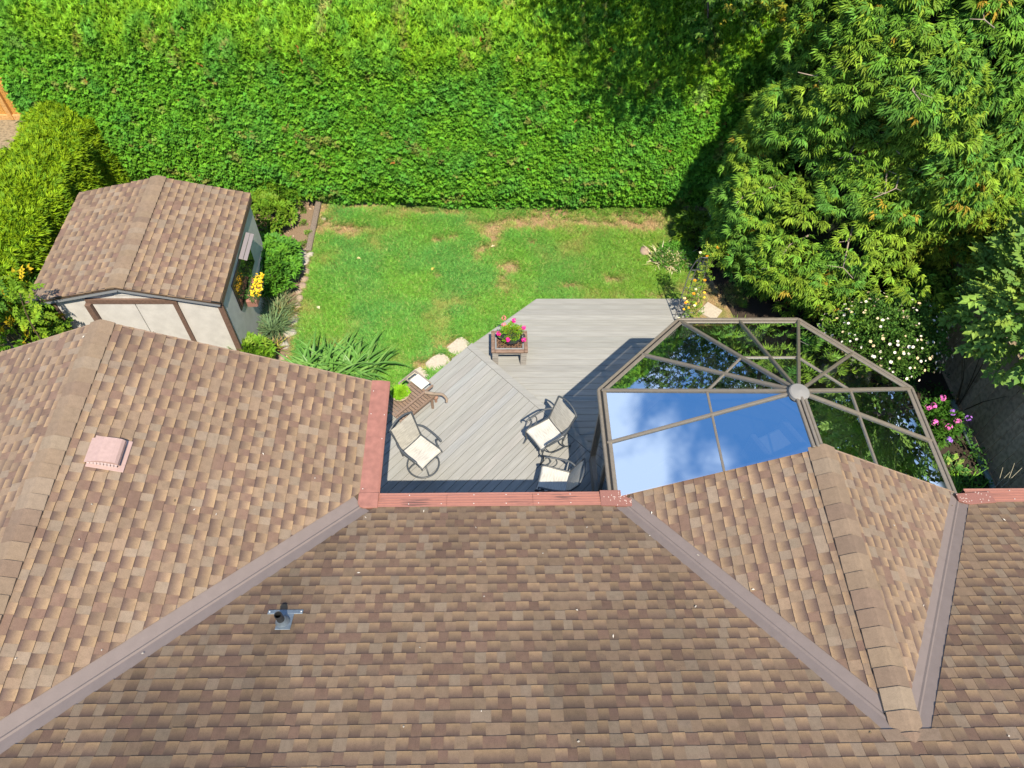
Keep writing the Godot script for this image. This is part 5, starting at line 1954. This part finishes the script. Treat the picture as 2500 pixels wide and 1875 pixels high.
func bench() -> void:
	var wood := mat("old_wood", Color.WHITE, 0.85, speckle(256, 0.08, 0.22, 0.06, 6.0, 49), 2.5, false)
	var o := thing("wooden_bench", "weathered wooden slatted bench with curled arms beside the corner of the roof", "bench", Vector3(-1.49, DUP, -7.66), "", 0.0)
	# axes: long runs towards the back right, deep towards the lawn
	var lx := Vector3(0.687, 0, -0.727)
	var dz := Vector3(0.727, 0, 0.687)
	var tone := func() -> Color:
		var t := rr(0.85, 1.1)
		return Color(0.29 * t, 0.205 * t, 0.155 * t)
	var at := func(x: float, y: float, d: float) -> Vector3: return lx * x + Vector3.UP * y + dz * d
	for i in 13:
		var b := B.new()
		b.col = tone.call()
		var x := -0.36 + i * 0.06
		b.bar(at.call(x, 0.36 + rr(-0.002, 0.002), -0.22), at.call(x, 0.36, 0.27), 0.05, 0.018, Vector3.UP, 0.003)
		part("slat", b, wood, o)
	for d in [-0.23, 0.28]:
		var b := B.new()
		b.col = tone.call()
		b.bar(at.call(-0.4, 0.345, d), at.call(0.42, 0.345, d), 0.035, 0.06, Vector3.UP, 0.005)
		part("rail", b, wood, o)
	var cb := B.new()
	cb.col = tone.call()
	cb.bar(at.call(-0.42, 0.47, 0.16), at.call(0.5, 0.47, 0.16), 0.04, 0.04, Vector3.UP, 0.006)
	part("arm_rail", cb, wood, o)
	for x in [-0.38, 0.36]:
		for d in [-0.21, 0.26]:
			var b := B.new()
			b.col = tone.call()
			b.bar(at.call(x, 0.0, d), at.call(x, 0.34, d), 0.045, 0.045, Vector3.RIGHT, 0.005)
			part("leg", b, wood, o)
	var sc := B.new()
	sc.col = Color(0.34, 0.27, 0.21)
	sc.tube(curve([at.call(0.30, 0.47, 0.17), at.call(0.36, 0.46, 0.26), at.call(0.42, 0.42, 0.30), at.call(0.52, 0.36, 0.36), at.call(0.55, 0.28, 0.44), at.call(0.52, 0.22, 0.47)]), 0.034, 0.022, 9)
	part("curled_arm", sc, wood, o)
	# open frame with a shelf at the lawn end
	for q in [[Vector2(0.14, -0.36), Vector2(0.54, -0.36)], [Vector2(0.54, -0.36), Vector2(0.54, 0.06)], [Vector2(0.14, -0.36), Vector2(0.14, -0.2)], [Vector2(0.3, -0.36), Vector2(0.3, -0.22)]]:
		var b := B.new()
		b.col = Color(0.33, 0.29, 0.25)
		b.bar(at.call(q[0].x, 0.40, q[0].y), at.call(q[1].x, 0.40, q[1].y), 0.03, 0.03, Vector3.UP, 0.004)
		part("end_frame", b, wood, o)
	var kn := B.new()
	kn.col = Color(0.40, 0.24, 0.18)
	kn.lathe([Vector2(0.0, 0.0), Vector2(0.045, 0.0), Vector2(0.052, 0.025), Vector2(0.05, 0.06), Vector2(0.03, 0.075), Vector2(0.0, 0.078)], 14, Transform3D(Basis(), at.call(0.50, 0.11, 0.2)))
	kn.tube(PackedVector3Array([at.call(0.5, 0.0, 0.2), at.call(0.5, 0.12, 0.2)]), 0.025)
	part("turned_foot", kn, wood, o)
	var tr := B.new()
	tr.box(Transform3D(Basis(lx, Vector3.UP, dz), Vector3(-1.49, DUP + 0.42, -7.66) + at.call(0.42, 0.0, -0.1)), Vector3(0.2, 0.02, 0.3), 0.006)
	tag(part("serving_tray", tr, mat("tray_white", lin(0.66, 0.66, 0.63), 0.5), self), "white tray laid on the end frame of the wooden bench", "tray")
	var pot := thing("herb_pot", "pale round pot of bright green leafy herbs on the wooden bench", "flower pot", Vector3(-1.6, DUP + 0.37, -7.72))
	var pb := B.new()
	pb.lathe([Vector2(0.0, 0.0), Vector2(0.11, 0.0), Vector2(0.15, 0.1), Vector2(0.165, 0.12), Vector2(0.15, 0.12), Vector2(0.14, 0.1), Vector2(0.0, 0.1)], 20)
	part("pot", pb, mat("pot_pale", lin(0.45, 0.36, 0.28), 0.8), pot)
	var pl := []
	var tn := []
	for i in 120:
		var d := jig(1.0).normalized()
		d.y = absf(d.y)
		pl.append(Transform3D(frame_of(d + Vector3.UP * 0.1 + jig(0.4), Vector3.UP + d * 0.4, rr(0.06, 0.11)), Vector3(d.x * 0.15, 0.12 + d.y * 0.09, d.z * 0.15) * Vector3(rr(0.1, 1), 1, rr(0.1, 1))))
		tn.append(tinted(Color(0.17, 0.36, 0.02), 0.2))
	place_sprigs("leaf_sprig", pot, sprig("lance"), pl, tn, leaf_mat("leaf"), true)

func trellis() -> void:
	var o := thing("garden_trellis", "narrow grey ladder trellis standing on the end of the lower deck", "trellis", Vector3(3.93, DLOW, -10.02))
	var m := mat("trellis_grey", lin(0.16, 0.16, 0.17), 0.6)
	for k in 4:
		var x := -0.13 + k * 0.095
		var b := B.new()
		b.tube(curve([Vector3(x * 1.3, 0, 0), Vector3(x * 1.15, 0.8, -0.02), Vector3(x, 1.45, 0.0), Vector3(x * 0.55, 1.8, 0.08), Vector3(x * 0.2, 1.92, 0.18)]), 0.009)
		part("upright", b, m, o)
	for k in 7:
		var y := 0.22 + k * 0.24
		var b := B.new()
		b.tube(PackedVector3Array([Vector3(-0.17 + 0.012 * k, y, 0), Vector3(0.21 - 0.014 * k, y, 0)]), 0.007)
		part("rung", b, m, o)
	var v := thing("climbing_vine", "flowering vine with orange and yellow blooms climbing the grey trellis", "vine", Vector3(3.97, DLOW, -10.02))
	var st := B.new()
	st.col = Color(0.10, 0.11, 0.04)
	for k in 5:
		var pts := []
		for j in 8:
			pts.append(Vector3(0.05 + 0.15 * sin(j * 1.7 + k * 2.0), j * 0.27, 0.05 * cos(j * 2.1 + k)))
		st.tube(curve(pts, 3), 0.006, 0.003, 5)
	part("stems", st, mat("stem", Color.WHITE), v)
	var pl := []
	var tn := []
	for i in 290:
		var y := rr(0.05, 2.1)
		var x := 0.08 + rr(-0.2, 0.2) * (1.0 - 0.2 * y) + 0.05 * sin(y * 6)
		pl.append(Transform3D(frame_of(jig(1) + Vector3(0, -0.2, 0.2), Vector3(0, 1, 0.4) + jig(0.5), rr(0.045, 0.08)), Vector3(x, y, rr(-0.09, 0.1))))
		tn.append(tinted(Color(0.14, 0.26, 0.03) if rg.randf() < 0.7 else Color(0.25, 0.32, 0.04), 0.25))
	place_sprigs("leaf_sprig", v, sprig("small"), pl, tn, leaf_mat("leaf"), true)
	for i in 19:
		var y := rr(0.15, 2.1)
		var fb := B.new()
		var c := Color(0.85, 0.30, 0.02) if i % 3 == 0 else (Color(0.85, 0.55, 0.06) if i % 3 == 1 else Color(0.8, 0.72, 0.5))
		for e in 5:
			fb.col = tinted(c, 0.1)
			var an := TAU * e / 5
			fb.leaf(Vector3.ZERO, Vector3(cos(an), 0.5, sin(an) + 0.3).normalized(), Vector3.UP, 0.034, 0.036, 0.1, 0.2, 0.65)
		part("bloom", fb, leaf_mat("petal"), v, Transform3D(Basis(), Vector3(0.05 + rr(-0.24, 0.26), y, rr(0.02, 0.14))))

# ------------------------------------------------------------------ beds between shed, hedge and lawn
func stone(called: String, label: String, at: Vector3, s: Vector3, c: Color, group := "", turn := 0.0) -> void:
	var b := B.new()
	b.col = c
	b.ball(Transform3D(Basis(Vector3.UP, turn).scaled_local(s), at), 9, 14, 0.3, noise)
	tag(part(called, b, mat("stone", Color.WHITE, 0.9, speckle(128, 0.2, 0.4, 0.07, 1.0, 57), 4.0), self), label, "stone", group)

func beds() -> void:
	var lf := leaf_mat("leaf", 0.42, Color(0.12, 0.17, 0.03))
	# timber edging and border stones
	var tm := mat("edging", lin(0.27, 0.22, 0.18), 0.9, speckle(256, 0.2, 0.6, 0.06, 1.0, 58), 2.0)
	var t := B.new()
	t.bar(Vector3(-3.99, 0.05, -14.1), Vector3(-4.0, 0.05, -12.2), 0.13, 0.12, Vector3.UP, 0.015)
	tag(part("timber_edging", t, tm, self), "weathered timber edging between the bare soil and the lawn", "edging timber")
	var t2 := B.new()
	t2.bar(Vector3(-4.5, 0.03, -12.24), Vector3(-4.08, 0.03, -12.22), 0.05, 0.09, Vector3.UP, 0.01)
	tag(part("short_board", t2, tm, self), "short board closing the near end of the bare soil patch", "edging board")
	var ss := [[-4.12, -12.12, 0.11, "angular white border stone against the short board"], [-3.96, -12.1, 0.1, "pale cream border stone at the top of the stone row by the lawn"], [-4.08, -11.92, 0.14, "broad flat pinkish border stone below the cream one"], [-3.99, -11.6, 0.12, "round light grey border stone, upper of the two round ones"], [-3.99, -11.36, 0.12, "round light grey border stone, lower of the two round ones"], [-4.0, -11.17, 0.105, "darker grey border stone below the two round ones"], [-4.05, -11.0, 0.09, "small pinkish border stone beside the peony's foot"], [-4.0, -10.82, 0.1, "white border stone level with the lower edge of the peony"], [-4.02, -10.6, 0.085, "small white border stone near a tuft of grass"], [-4.02, -10.2, 0.13, "flat tan border stone beside the blue grass"], [-4.04, -9.86, 0.14, "long brownish border stone below the flat tan one"], [-4.12, -9.55, 0.12, "half buried brown border stone near the strap leaved clump"], [-4.1, -9.2, 0.1, "last border stone before the strap leaved clump"]]
	for q in ss:
		var g := rr(0.85, 1.1)
		var c := Color(0.52 * g, 0.48 * g, 0.42 * g) if rg.randf() < 0.6 else Color(0.48 * g, 0.37 * g, 0.28 * g)
		stone("border_stone", q[3], Vector3(q[0], 0.03, q[1]), Vector3(q[2], 0.06, q[2] * rr(0.75, 0.95)), c, "border stones along the lawn", rr(0, 3))
	stone("flat_rock", "small flat rock in the dry grass near the timber edging", Vector3(-3.82, 0.02, -13.3), Vector3(0.09, 0.03, 0.07), Color(0.5, 0.44, 0.37))
	# fallen leaves on the lawn
	var says := ["pale fallen leaf lying on the left part of the lawn", "yellow fallen leaf in the middle of the lawn", "curled whitish fallen leaf near the border stones", "tan fallen leaf near the dry patches"]
	for i in 4:
		var p: Vector2 = [Vector2(-2.93, -11.96), Vector2(-1.22, -11.69), Vector2(-3.53, -10.48), Vector2(0.02, -12.33)][i]
		var b := B.new()
		b.col = [Color(0.6, 0.5, 0.25), Color(0.55, 0.45, 0.1), Color(0.62, 0.6, 0.4), Color(0.6, 0.5, 0.3)][i]
		b.leaf(Vector3(p.x, 0.07, p.y), Vector3(cos(i * 2.0), 0.1, sin(i * 2.0)).normalized(), Vector3.UP, 0.11, 0.07, 0.1, 0.4)
		tag(part("fallen_leaf", b, leaf_mat("petal"), self), says[i], "leaf", "fallen leaves on the lawn")
	# shrubs
	var peony := thing("peony_shrub", "dense glossy green peony shrub beside the shed window", "shrub", Vector3(-4.52, 0.0, -11.35))
	shrub(peony, Vector3(0.5, 0.42, 0.78), "lance", 420, 0.2, [Color(0.09, 0.25, 0.025), Color(0.075, 0.21, 0.03), Color(0.115, 0.28, 0.03)], lf, 0.5)
	var up := thing("leafy_shrub", "low yellow green leafy shrub between the shed's back corner and the hedge", "shrub", Vector3(-5.05, 0, -13.1))
	shrub(up, Vector3(0.68, 0.32, 0.6), "lance", 300, 0.17, [Color(0.13, 0.25, 0.02), Color(0.17, 0.28, 0.03), Color(0.10, 0.22, 0.02)], lf, 0.5)
	var up2 := thing("leafy_shrub", "taller green shrub at the foot of the hedge beside the soil patch", "shrub", Vector3(-4.65, 0, -13.75))
	shrub(up2, Vector3(0.65, 0.4, 0.4), "lance", 220, 0.15, [Color(0.09, 0.22, 0.02), Color(0.13, 0.25, 0.02)], lf, 0.5)
	var yg := thing("laurel_shrub", "yellow green shrub in front of the shed's corner by the house roof", "shrub", Vector3(-4.62, 0, -8.95))
	shrub(yg, Vector3(0.5, 0.36, 0.45), "lance", 280, 0.15, [Color(0.13, 0.27, 0.02), Color(0.17, 0.29, 0.035), Color(0.10, 0.23, 0.02)], lf, 0.6)
	var ws := 0
	for q in [[Vector3(-4.25, 0, -13.1), "small grey green weed by the timber edging"], [Vector3(-4.75, 0, -12.75), "small lime green weed on the bare soil"], [Vector3(-4.35, 0, -13.55), "small green weed near the hedge end of the soil"], [Vector3(-4.15, 0, -12.4), "tiny green weed near the short board"], [Vector3(-4.05, 0, -12.75), "tiny green weed against the timber"]]:
		var w := thing("weed", q[1], "weed", q[0], "weeds on the bare soil")
		shrub(w, Vector3(0.09, 0.05, 0.09), "small", 14 + ws, 0.08, [Color(0.12, 0.24, 0.03), Color(0.16, 0.25, 0.05)], lf, 0.4)
		ws += 1
	# blue grass clumps and dry iris leaves
	var bl := leaf_mat("blade", 0.45, Color(0.25, 0.35, 0.06))
	var b1 := thing("blue_grass", "spiky blue green grass clump near the house roof", "ornamental grass", Vector3(-4.38, 0, -9.95))
	blades(b1, 240, Vector2(0.12, 0.12), 0.45, 0.7, 0.014, [Color(0.12, 0.20, 0.10), Color(0.15, 0.23, 0.10), Color(0.10, 0.17, 0.075)], bl, 0.6, 1.45, 0.5, 1.4, 4)
	var b2 := thing("blue_grass", "spiky blue green grass clump below the peony shrub", "ornamental grass", Vector3(-4.4, 0, -10.45))
	blades(b2, 220, Vector2(0.14, 0.12), 0.42, 0.66, 0.014, [Color(0.14, 0.21, 0.10), Color(0.2, 0.21, 0.10), Color(0.12, 0.18, 0.08)], bl, 0.6, 1.45, 0.5, 1.4, 4)
	var b3 := thing("sedge_clump", "olive yellow sedge clump at the edge of the stones", "ornamental grass", Vector3(-4.15, 0, -10.35))
	blades(b3, 120, Vector2(0.1, 0.14), 0.25, 0.42, 0.012, [Color(0.17, 0.18, 0.04), Color(0.12, 0.17, 0.03), Color(0.3, 0.24, 0.09)], bl, 0.8, 1.4, 0.8, 1.8, 4)
	var b4 := thing("iris_clump", "thin yellowing iris clump between the blue grass and the strap leaved clump", "iris", Vector3(-4.3, 0, -9.4))
	blades(b4, 60, Vector2(0.14, 0.14), 0.25, 0.42, 0.022, [Color(0.14, 0.24, 0.04), Color(0.3, 0.28, 0.06), Color(0.28, 0.19, 0.08)], bl, 0.9, 1.5, 0.6, 1.6, 4)
	var dl := thing("strap_leaf_clump", "large clump of arching strap leaves on the lawn beside the house roof", "daylily", Vector3(-2.95, 0, -8.72))
	blades(dl, 300, Vector2(0.78, 0.26), 0.65, 1.1, 0.058, [Color(0.11, 0.25, 0.05), Color(0.09, 0.215, 0.045), Color(0.14, 0.28, 0.07)], leaf_mat("strap", 0.32, Color(0.25, 0.4, 0.08)), 1.0, 1.5, 0.7, 2.2, 6)
	# sticks
	var sk := 0
	for q in [[Vector3(-5.0, 0, -10.1), Vector3(-4.66, 0.95, -9.86), "bamboo cane leaning by the blue grass, tied at its top"], [Vector3(-5.05, 0, -9.9), Vector3(-4.86, 0.6, -9.72), "shorter bamboo cane leaning against the shed wall"]]:
		var b := B.new()
		b.col = Color(0.55, 0.47, 0.3)
		b.tube(PackedVector3Array([q[0], q[1]]), 0.012, 0.009, 6)
		if sk == 0:
			b.tube(PackedVector3Array([q[1] + Vector3(-0.06, -0.04, 0), q[1] + Vector3(0.07, -0.03, 0.02)]), 0.008, 0.006, 5)
		tag(part("bamboo_cane", b, mat("cane", Color.WHITE, 0.7), self), q[2], "cane", "bamboo canes by the shed")
		sk += 1
	# bush at the shed's left front corner
	var yb := thing("yellow_bush", "tall bush with yellowing leaves between the house roof and the shed's left corner", "shrub", Vector3(-8.55, 0, -8.95))
	shrub(yb, Vector3(0.95, 1.05, 1.0), "broad", 620, 0.27, [Color(0.10, 0.23, 0.02), Color(0.13, 0.26, 0.02), Color(0.08, 0.19, 0.03), Color(0.40, 0.32, 0.02)], lf, 0.5, 0.22, "leaf_sprig", true, -0.1)
	var yb2 := thing("young_tree", "thin branch of yellow green leaves rising over the shed's left front corner", "tree", Vector3(-7.7, 0, -8.3))
	var stm := B.new()
	stm.col = Color(0.12, 0.09, 0.05)
	stm.tube(curve([Vector3.ZERO, Vector3(0.0, 1.2, 0.0), Vector3(0.05, 2.2, -0.05), Vector3(0.15, 2.75, -0.12)]), 0.02, 0.008, 6)
	part("trunk", stm, mat("stem", Color.WHITE), yb2)
	var pl := []
	var tn := []
	for i in 64:
		pl.append(Transform3D(frame_of(jig(1) + Vector3(0, 0.1, 0), Vector3.UP + jig(0.5), rr(0.14, 0.24)), Vector3(0.16, 2.38, -0.1) + Vector3(rr(-0.3, 0.34), rr(-0.75, 0.6), rr(-0.2, 0.2))))
		tn.append(tinted(Color(0.16, 0.27, 0.02), 0.25))
	place_sprigs("leaf_sprig", yb2, sprig("broad"), pl, tn, lf, true)
	# ivy along the foot of the hedge
	var iv := thing("ivy", "strip of ivy and small weeds along the foot of the tall hedge", "ivy", Vector3(2.4, 0, -13.5))
	var ip := []
	var it := []
	for i in 280:
		var x := rr(-2.1, 2.3) if i % 3 else rr(0.6, 2.3)
		ip.append(Transform3D(frame_of(jig(1) + Vector3(0, 0.1, 0.5), Vector3.UP + jig(0.4), rr(0.05, 0.1)), Vector3(x, rr(0.02, 0.14), rr(-0.16, 0.16) - 0.03 * x)))
		it.append(tinted(Color(0.11, 0.24, 0.03), 0.3))
	place_sprigs("leaf_sprig", iv, sprig("small"), ip, it, lf, true)

# ------------------------------------------------------------------ right garden
func right_garden() -> void:
	var lf := leaf_mat("leaf", 0.45)
	var bl := leaf_mat("blade", 0.45)
	var vg := thing("variegated_grass", "cream and green variegated grass clump at the right edge of the lawn", "ornamental grass", Vector3(3.95, 0, -11.95))
	blades(vg, 260, Vector2(0.36, 0.24), 0.28, 0.5, 0.024, [Color(0.62, 0.55, 0.34), Color(0.55, 0.52, 0.28), Color(0.34, 0.38, 0.12), Color(0.66, 0.6, 0.42)], bl, 0.5, 1.45, 0.5, 2.0, 4)
	var gc := thing("green_fern", "low bright green leaves around the variegated grass", "fern", Vector3(4.1, 0, -11.95))
	shrub(gc, Vector3(0.5, 0.16, 0.42), "small", 240, 0.1, [Color(0.10, 0.27, 0.03), Color(0.08, 0.22, 0.03)], lf, 0.2)
	var fn := thing("fern_shrub", "yellow green fern in the shade behind the variegated grass", "fern", Vector3(4.55, 0, -12.55))
	shrub(fn, Vector3(0.36, 0.4, 0.45), "cypress", 170, 0.22, [Color(0.13, 0.24, 0.02), Color(0.10, 0.2, 0.03)], lf, 0.9)
	var bs := thing("bare_stem_plant", "pale bare stems rising from the shaded bed by the cypress", "plant", Vector3(4.75, 0, -12.55))
	for i in 6:
		var b := B.new()
		b.col = Color(0.36, 0.40, 0.36)
		var e := Vector3(rr(-0.35, 0.35), rr(0.6, 1.0), rr(-0.3, 0.3))
		b.tube(curve([Vector3.ZERO, e * 0.55 + jig(0.05), e]), 0.008, 0.004, 5)
		for k in 3:
			b.leaf(e * rr(0.6, 1.0), jig(1).normalized(), Vector3.UP, 0.2, 0.02)
		part("stem", b, mat("stem", Color.WHITE), bs)
	stone("stone_ball", "round grey stone ball in the shade by the cypress skirt", Vector3(4.66, 0.13, -11.62), Vector3(0.14, 0.14, 0.14), Color(0.27, 0.28, 0.29))
	stone("garden_rock", "pinkish flat rock at the left tip of the variegated grass", Vector3(3.46, 0.06, -12.2), Vector3(0.12, 0.1, 0.13), Color(0.45, 0.34, 0.26))
	stone("garden_rock", "small pale rock at the lower right of the variegated grass", Vector3(4.38, 0.04, -11.72), Vector3(0.07, 0.06, 0.06), Color(0.5, 0.42, 0.34))
	# white rose bush
	var rb := thing("rose_bush", "rounded rose bush full of small white and cream flowers", "rose bush", Vector3(7.3, 0, -8.7))
	shrub(rb, Vector3(1.2, 1.0, 0.85), "small", 1100, 0.15, [Color(0.07, 0.17, 0.03), Color(0.095, 0.20, 0.035), Color(0.13, 0.25, 0.045)], lf, 0.4, 0.25, "leaf_sprig", true, 0.0)
	var fl := sprig("flower")
	var pl := []
	var tn := []
	for i in 260:
		var d := jig(1.0).normalized()
		d.y = absf(d.y)
		var p := Vector3(d.x * 1.24, 1.0 + d.y * 1.04, d.z * 0.9) * rr(0.9, 1.06)
		pl.append(Transform3D(frame_of(Vector3(d.z, 0.1, -d.x) + jig(0.2), d + Vector3.UP * 0.5 + jig(0.3), rr(0.04, 0.07)), p))
		tn.append(tinted(Color(0.78, 0.74, 0.68) if rg.randf() < 0.6 else Color(0.72, 0.58, 0.36), 0.12))
	place_sprigs("bloom", rb, fl, pl, tn, leaf_mat("petal"), true)
	# lilac hanging over the fence
	var li := thing("lilac_tree", "lilac tree with large heart shaped leaves hanging in front of the board fence", "tree", Vector3(9.1, 0, -8.0))
	shrub(li, Vector3(1.2, 1.35, 1.35), "broad", 1000, 0.33, [Color(0.15, 0.27, 0.05), Color(0.12, 0.23, 0.05), Color(0.19, 0.30, 0.05)], lf, 0.1, 0.2, "leaf_sprig", true, -0.7)
	for c in li.get_children():
		if c is MeshInstance3D and c.name.begins_with("leaf") or c is MultiMeshInstance3D:
			c.position.y += 1.6
	var lt := B.new()
	lt.col = Color(0.13, 0.10, 0.08)
	lt.tube(PackedVector3Array([Vector3(0.4, 0, 0), Vector3(0.35, 1.7, 0.1), Vector3(0.1, 3.2, 0.1)]), 0.09, 0.04, 8)
	for i in 6:
		lt.tube(PackedVector3Array([Vector3(0.3, 1.9 + 0.2 * i, 0.1), Vector3(rr(-0.6, 0.7), 2.6 + 0.25 * i, rr(-0.8, 0.8))]), 0.03, 0.01, 6)
	part("trunk", lt, mat("stem", Color.WHITE), li)
	# phlox, hosta, daylily and other low plants by the fence
	var ph := thing("phlox", "pink and purple phlox flowering between the sunroom and the fence", "phlox", Vector3(8.15, 0, -7.35))
	shrub(ph, Vector3(0.42, 0.4, 0.42), "lance", 190, 0.14, [Color(0.05, 0.14, 0.02), Color(0.07, 0.18, 0.025)], lf, 0.6)
	for q in [[-0.18, -0.12, 0], [-0.05, -0.2, 0], [-0.36, -0.02, 0], [-0.3, 0.25, 0], [0.1, 0.24, 0], [-0.12, 0.38, 0], [0.3, 0.2, 1], [0.12, 0.02, 1], [-0.18, 0.62, 1]]:
		var hb := B.new()
		for k in 14:
			var d := jig(1.0).normalized()
			hb.col = tinted(Color(0.72, 0.16, 0.5) if q[2] == 0 else Color(0.36, 0.16, 0.6), 0.2)
			for e in 5:
				var an := TAU * e / 5
				var u := d.cross(Vector3.UP).normalized()
				hb.leaf(d * 0.05, (u * cos(an) + d.cross(u) * sin(an) + d * 0.3).normalized(), d, 0.025, 0.022, 0.1, 0.2, 0.6)
		part("flower_head", hb, leaf_mat("petal"), ph, Transform3D(Basis(), Vector3(q[0], rr(0.78, 0.95), q[1])))
	var hs := thing("hosta", "variegated hosta with pale leaf edges beside the sunroom's right wall", "hosta", Vector3(8.3, 0, -6.6))
	for i in 70:
		var az := rr(0, TAU)
		var b := B.new()
		var c := Color(0.07, 0.19, 0.035) if i % 3 else Color(0.16, 0.28, 0.05)
		var d := Vector3(cos(az), rr(0.1, 0.9), sin(az)).normalized()
		b.col = Color(0.4, 0.48, 0.14)
		var f := rr(0.55, 0.8)
		var hp := d * rr(0.1, 0.24)
		b.leaf(hp, (d + Vector3.DOWN * 0.25).normalized(), Vector3.UP, 0.27 * f, 0.145 * f, 0.15, 0.35)
		b.col = tinted(c, 0.15)
		b.leaf(hp + d * 0.008 + Vector3.UP * 0.006, (d + Vector3.DOWN * 0.25).normalized(), Vector3.UP, 0.245 * f, 0.12 * f, 0.15, 0.35)
		part("leaf", b, lf, hs)
	var dy := thing("daylily_clump", "bright green grassy daylily beside the right gutter end", "daylily", Vector3(8.25, 0, -6.05))
	blades(dy, 110, Vector2(0.3, 0.22), 0.4, 0.65, 0.028, [Color(0.16, 0.32, 0.03), Color(0.12, 0.26, 0.03)], bl, 0.7, 1.4, 0.7, 1.9, 5)
	var dt := thing("dry_twigs", "pale dry forked twigs sticking up beside the right gutter", "twig", Vector3(8.6, 0, -5.9))
	for q in [[Vector3(-0.15, 0, 0.1), Vector3(0.05, 1.0, -0.1)], [Vector3(-0.05, 0, 0.1), Vector3(0.2, 1.1, -0.12)], [Vector3(0.15, 0, 0.4), Vector3(0.42, 1.2, 0.35)]]:
		var b := B.new()
		b.col = Color(0.5, 0.47, 0.36)
		var a: Vector3 = q[0]
		var e: Vector3 = q[1]
		b.tube(PackedVector3Array([a, a.lerp(e, 0.7), e]), 0.009, 0.005, 5)
		b.tube(PackedVector3Array([a.lerp(e, 0.7), e + Vector3(-0.1, 0.02, -0.08)]), 0.006, 0.004, 5)
		part("twig", b, mat("stem", Color.WHITE), dt)
	var vb := thing("viburnum_shrub", "grey green shrub between the sunroom and the rose bush", "shrub", Vector3(7.2, 0, -6.6))
	shrub(vb, Vector3(0.45, 0.32, 0.8), "small", 260, 0.13, [Color(0.06, 0.12, 0.04), Color(0.08, 0.15, 0.04)], lf, 0.4)
	var cv := thing("ground_cover_plants", "dark low leafy ground cover between the sunroom wall and the fence", "ground cover", Vector3(7.9, 0, -6.9))
	var cp := []
	var ct := []
	for i in 420:
		cp.append(Transform3D(frame_of(jig(1) + Vector3(0, 0.3, 0.2), Vector3.UP + jig(0.4), rr(0.1, 0.19)), Vector3(rr(-1.1, 1.0), rr(0.05, 0.3), rr(-1.6, 1.9))))
		ct.append(tinted(Color(0.055, 0.14, 0.03), 0.3))
	place_sprigs("leaf_sprig", cv, sprig("small"), cp, ct, lf, true)
	var l2 := thing("lilac_tree", "second lilac behind the fence at the right, mirrored in the sunroom's right panes", "tree", Vector3(12.6, 0, -8.8))
	shrub(l2, Vector3(1.7, 2.0, 2.6), "broad", 1500, 0.42, [Color(0.14, 0.22, 0.08), Color(0.12, 0.2, 0.07)], lf, 0.1, 0.2, "leaf_sprig", true, -0.7)
	for c in l2.get_children():
		if c is MeshInstance3D and c.name.begins_with("leaf") or c is MultiMeshInstance3D:
			c.position.y += 2.2
	var gs := 0
	for q in [[Vector3(5.6, 0, -9.2), "low grassy tuft by the sunroom's north eave"], [Vector3(5.15, 0, -10.0), "small grassy tuft beside the diamond slab"]]:
		var w := thing("grass_tuft", q[1], "grass tuft", q[0])
		blades(w, 60, Vector2(0.3, 0.2), 0.12, 0.24, 0.012, [Color(0.14, 0.25, 0.03), Color(0.2, 0.27, 0.04)], bl, 0.8, 1.5, 0.4, 1.4, 3)
		gs += 1
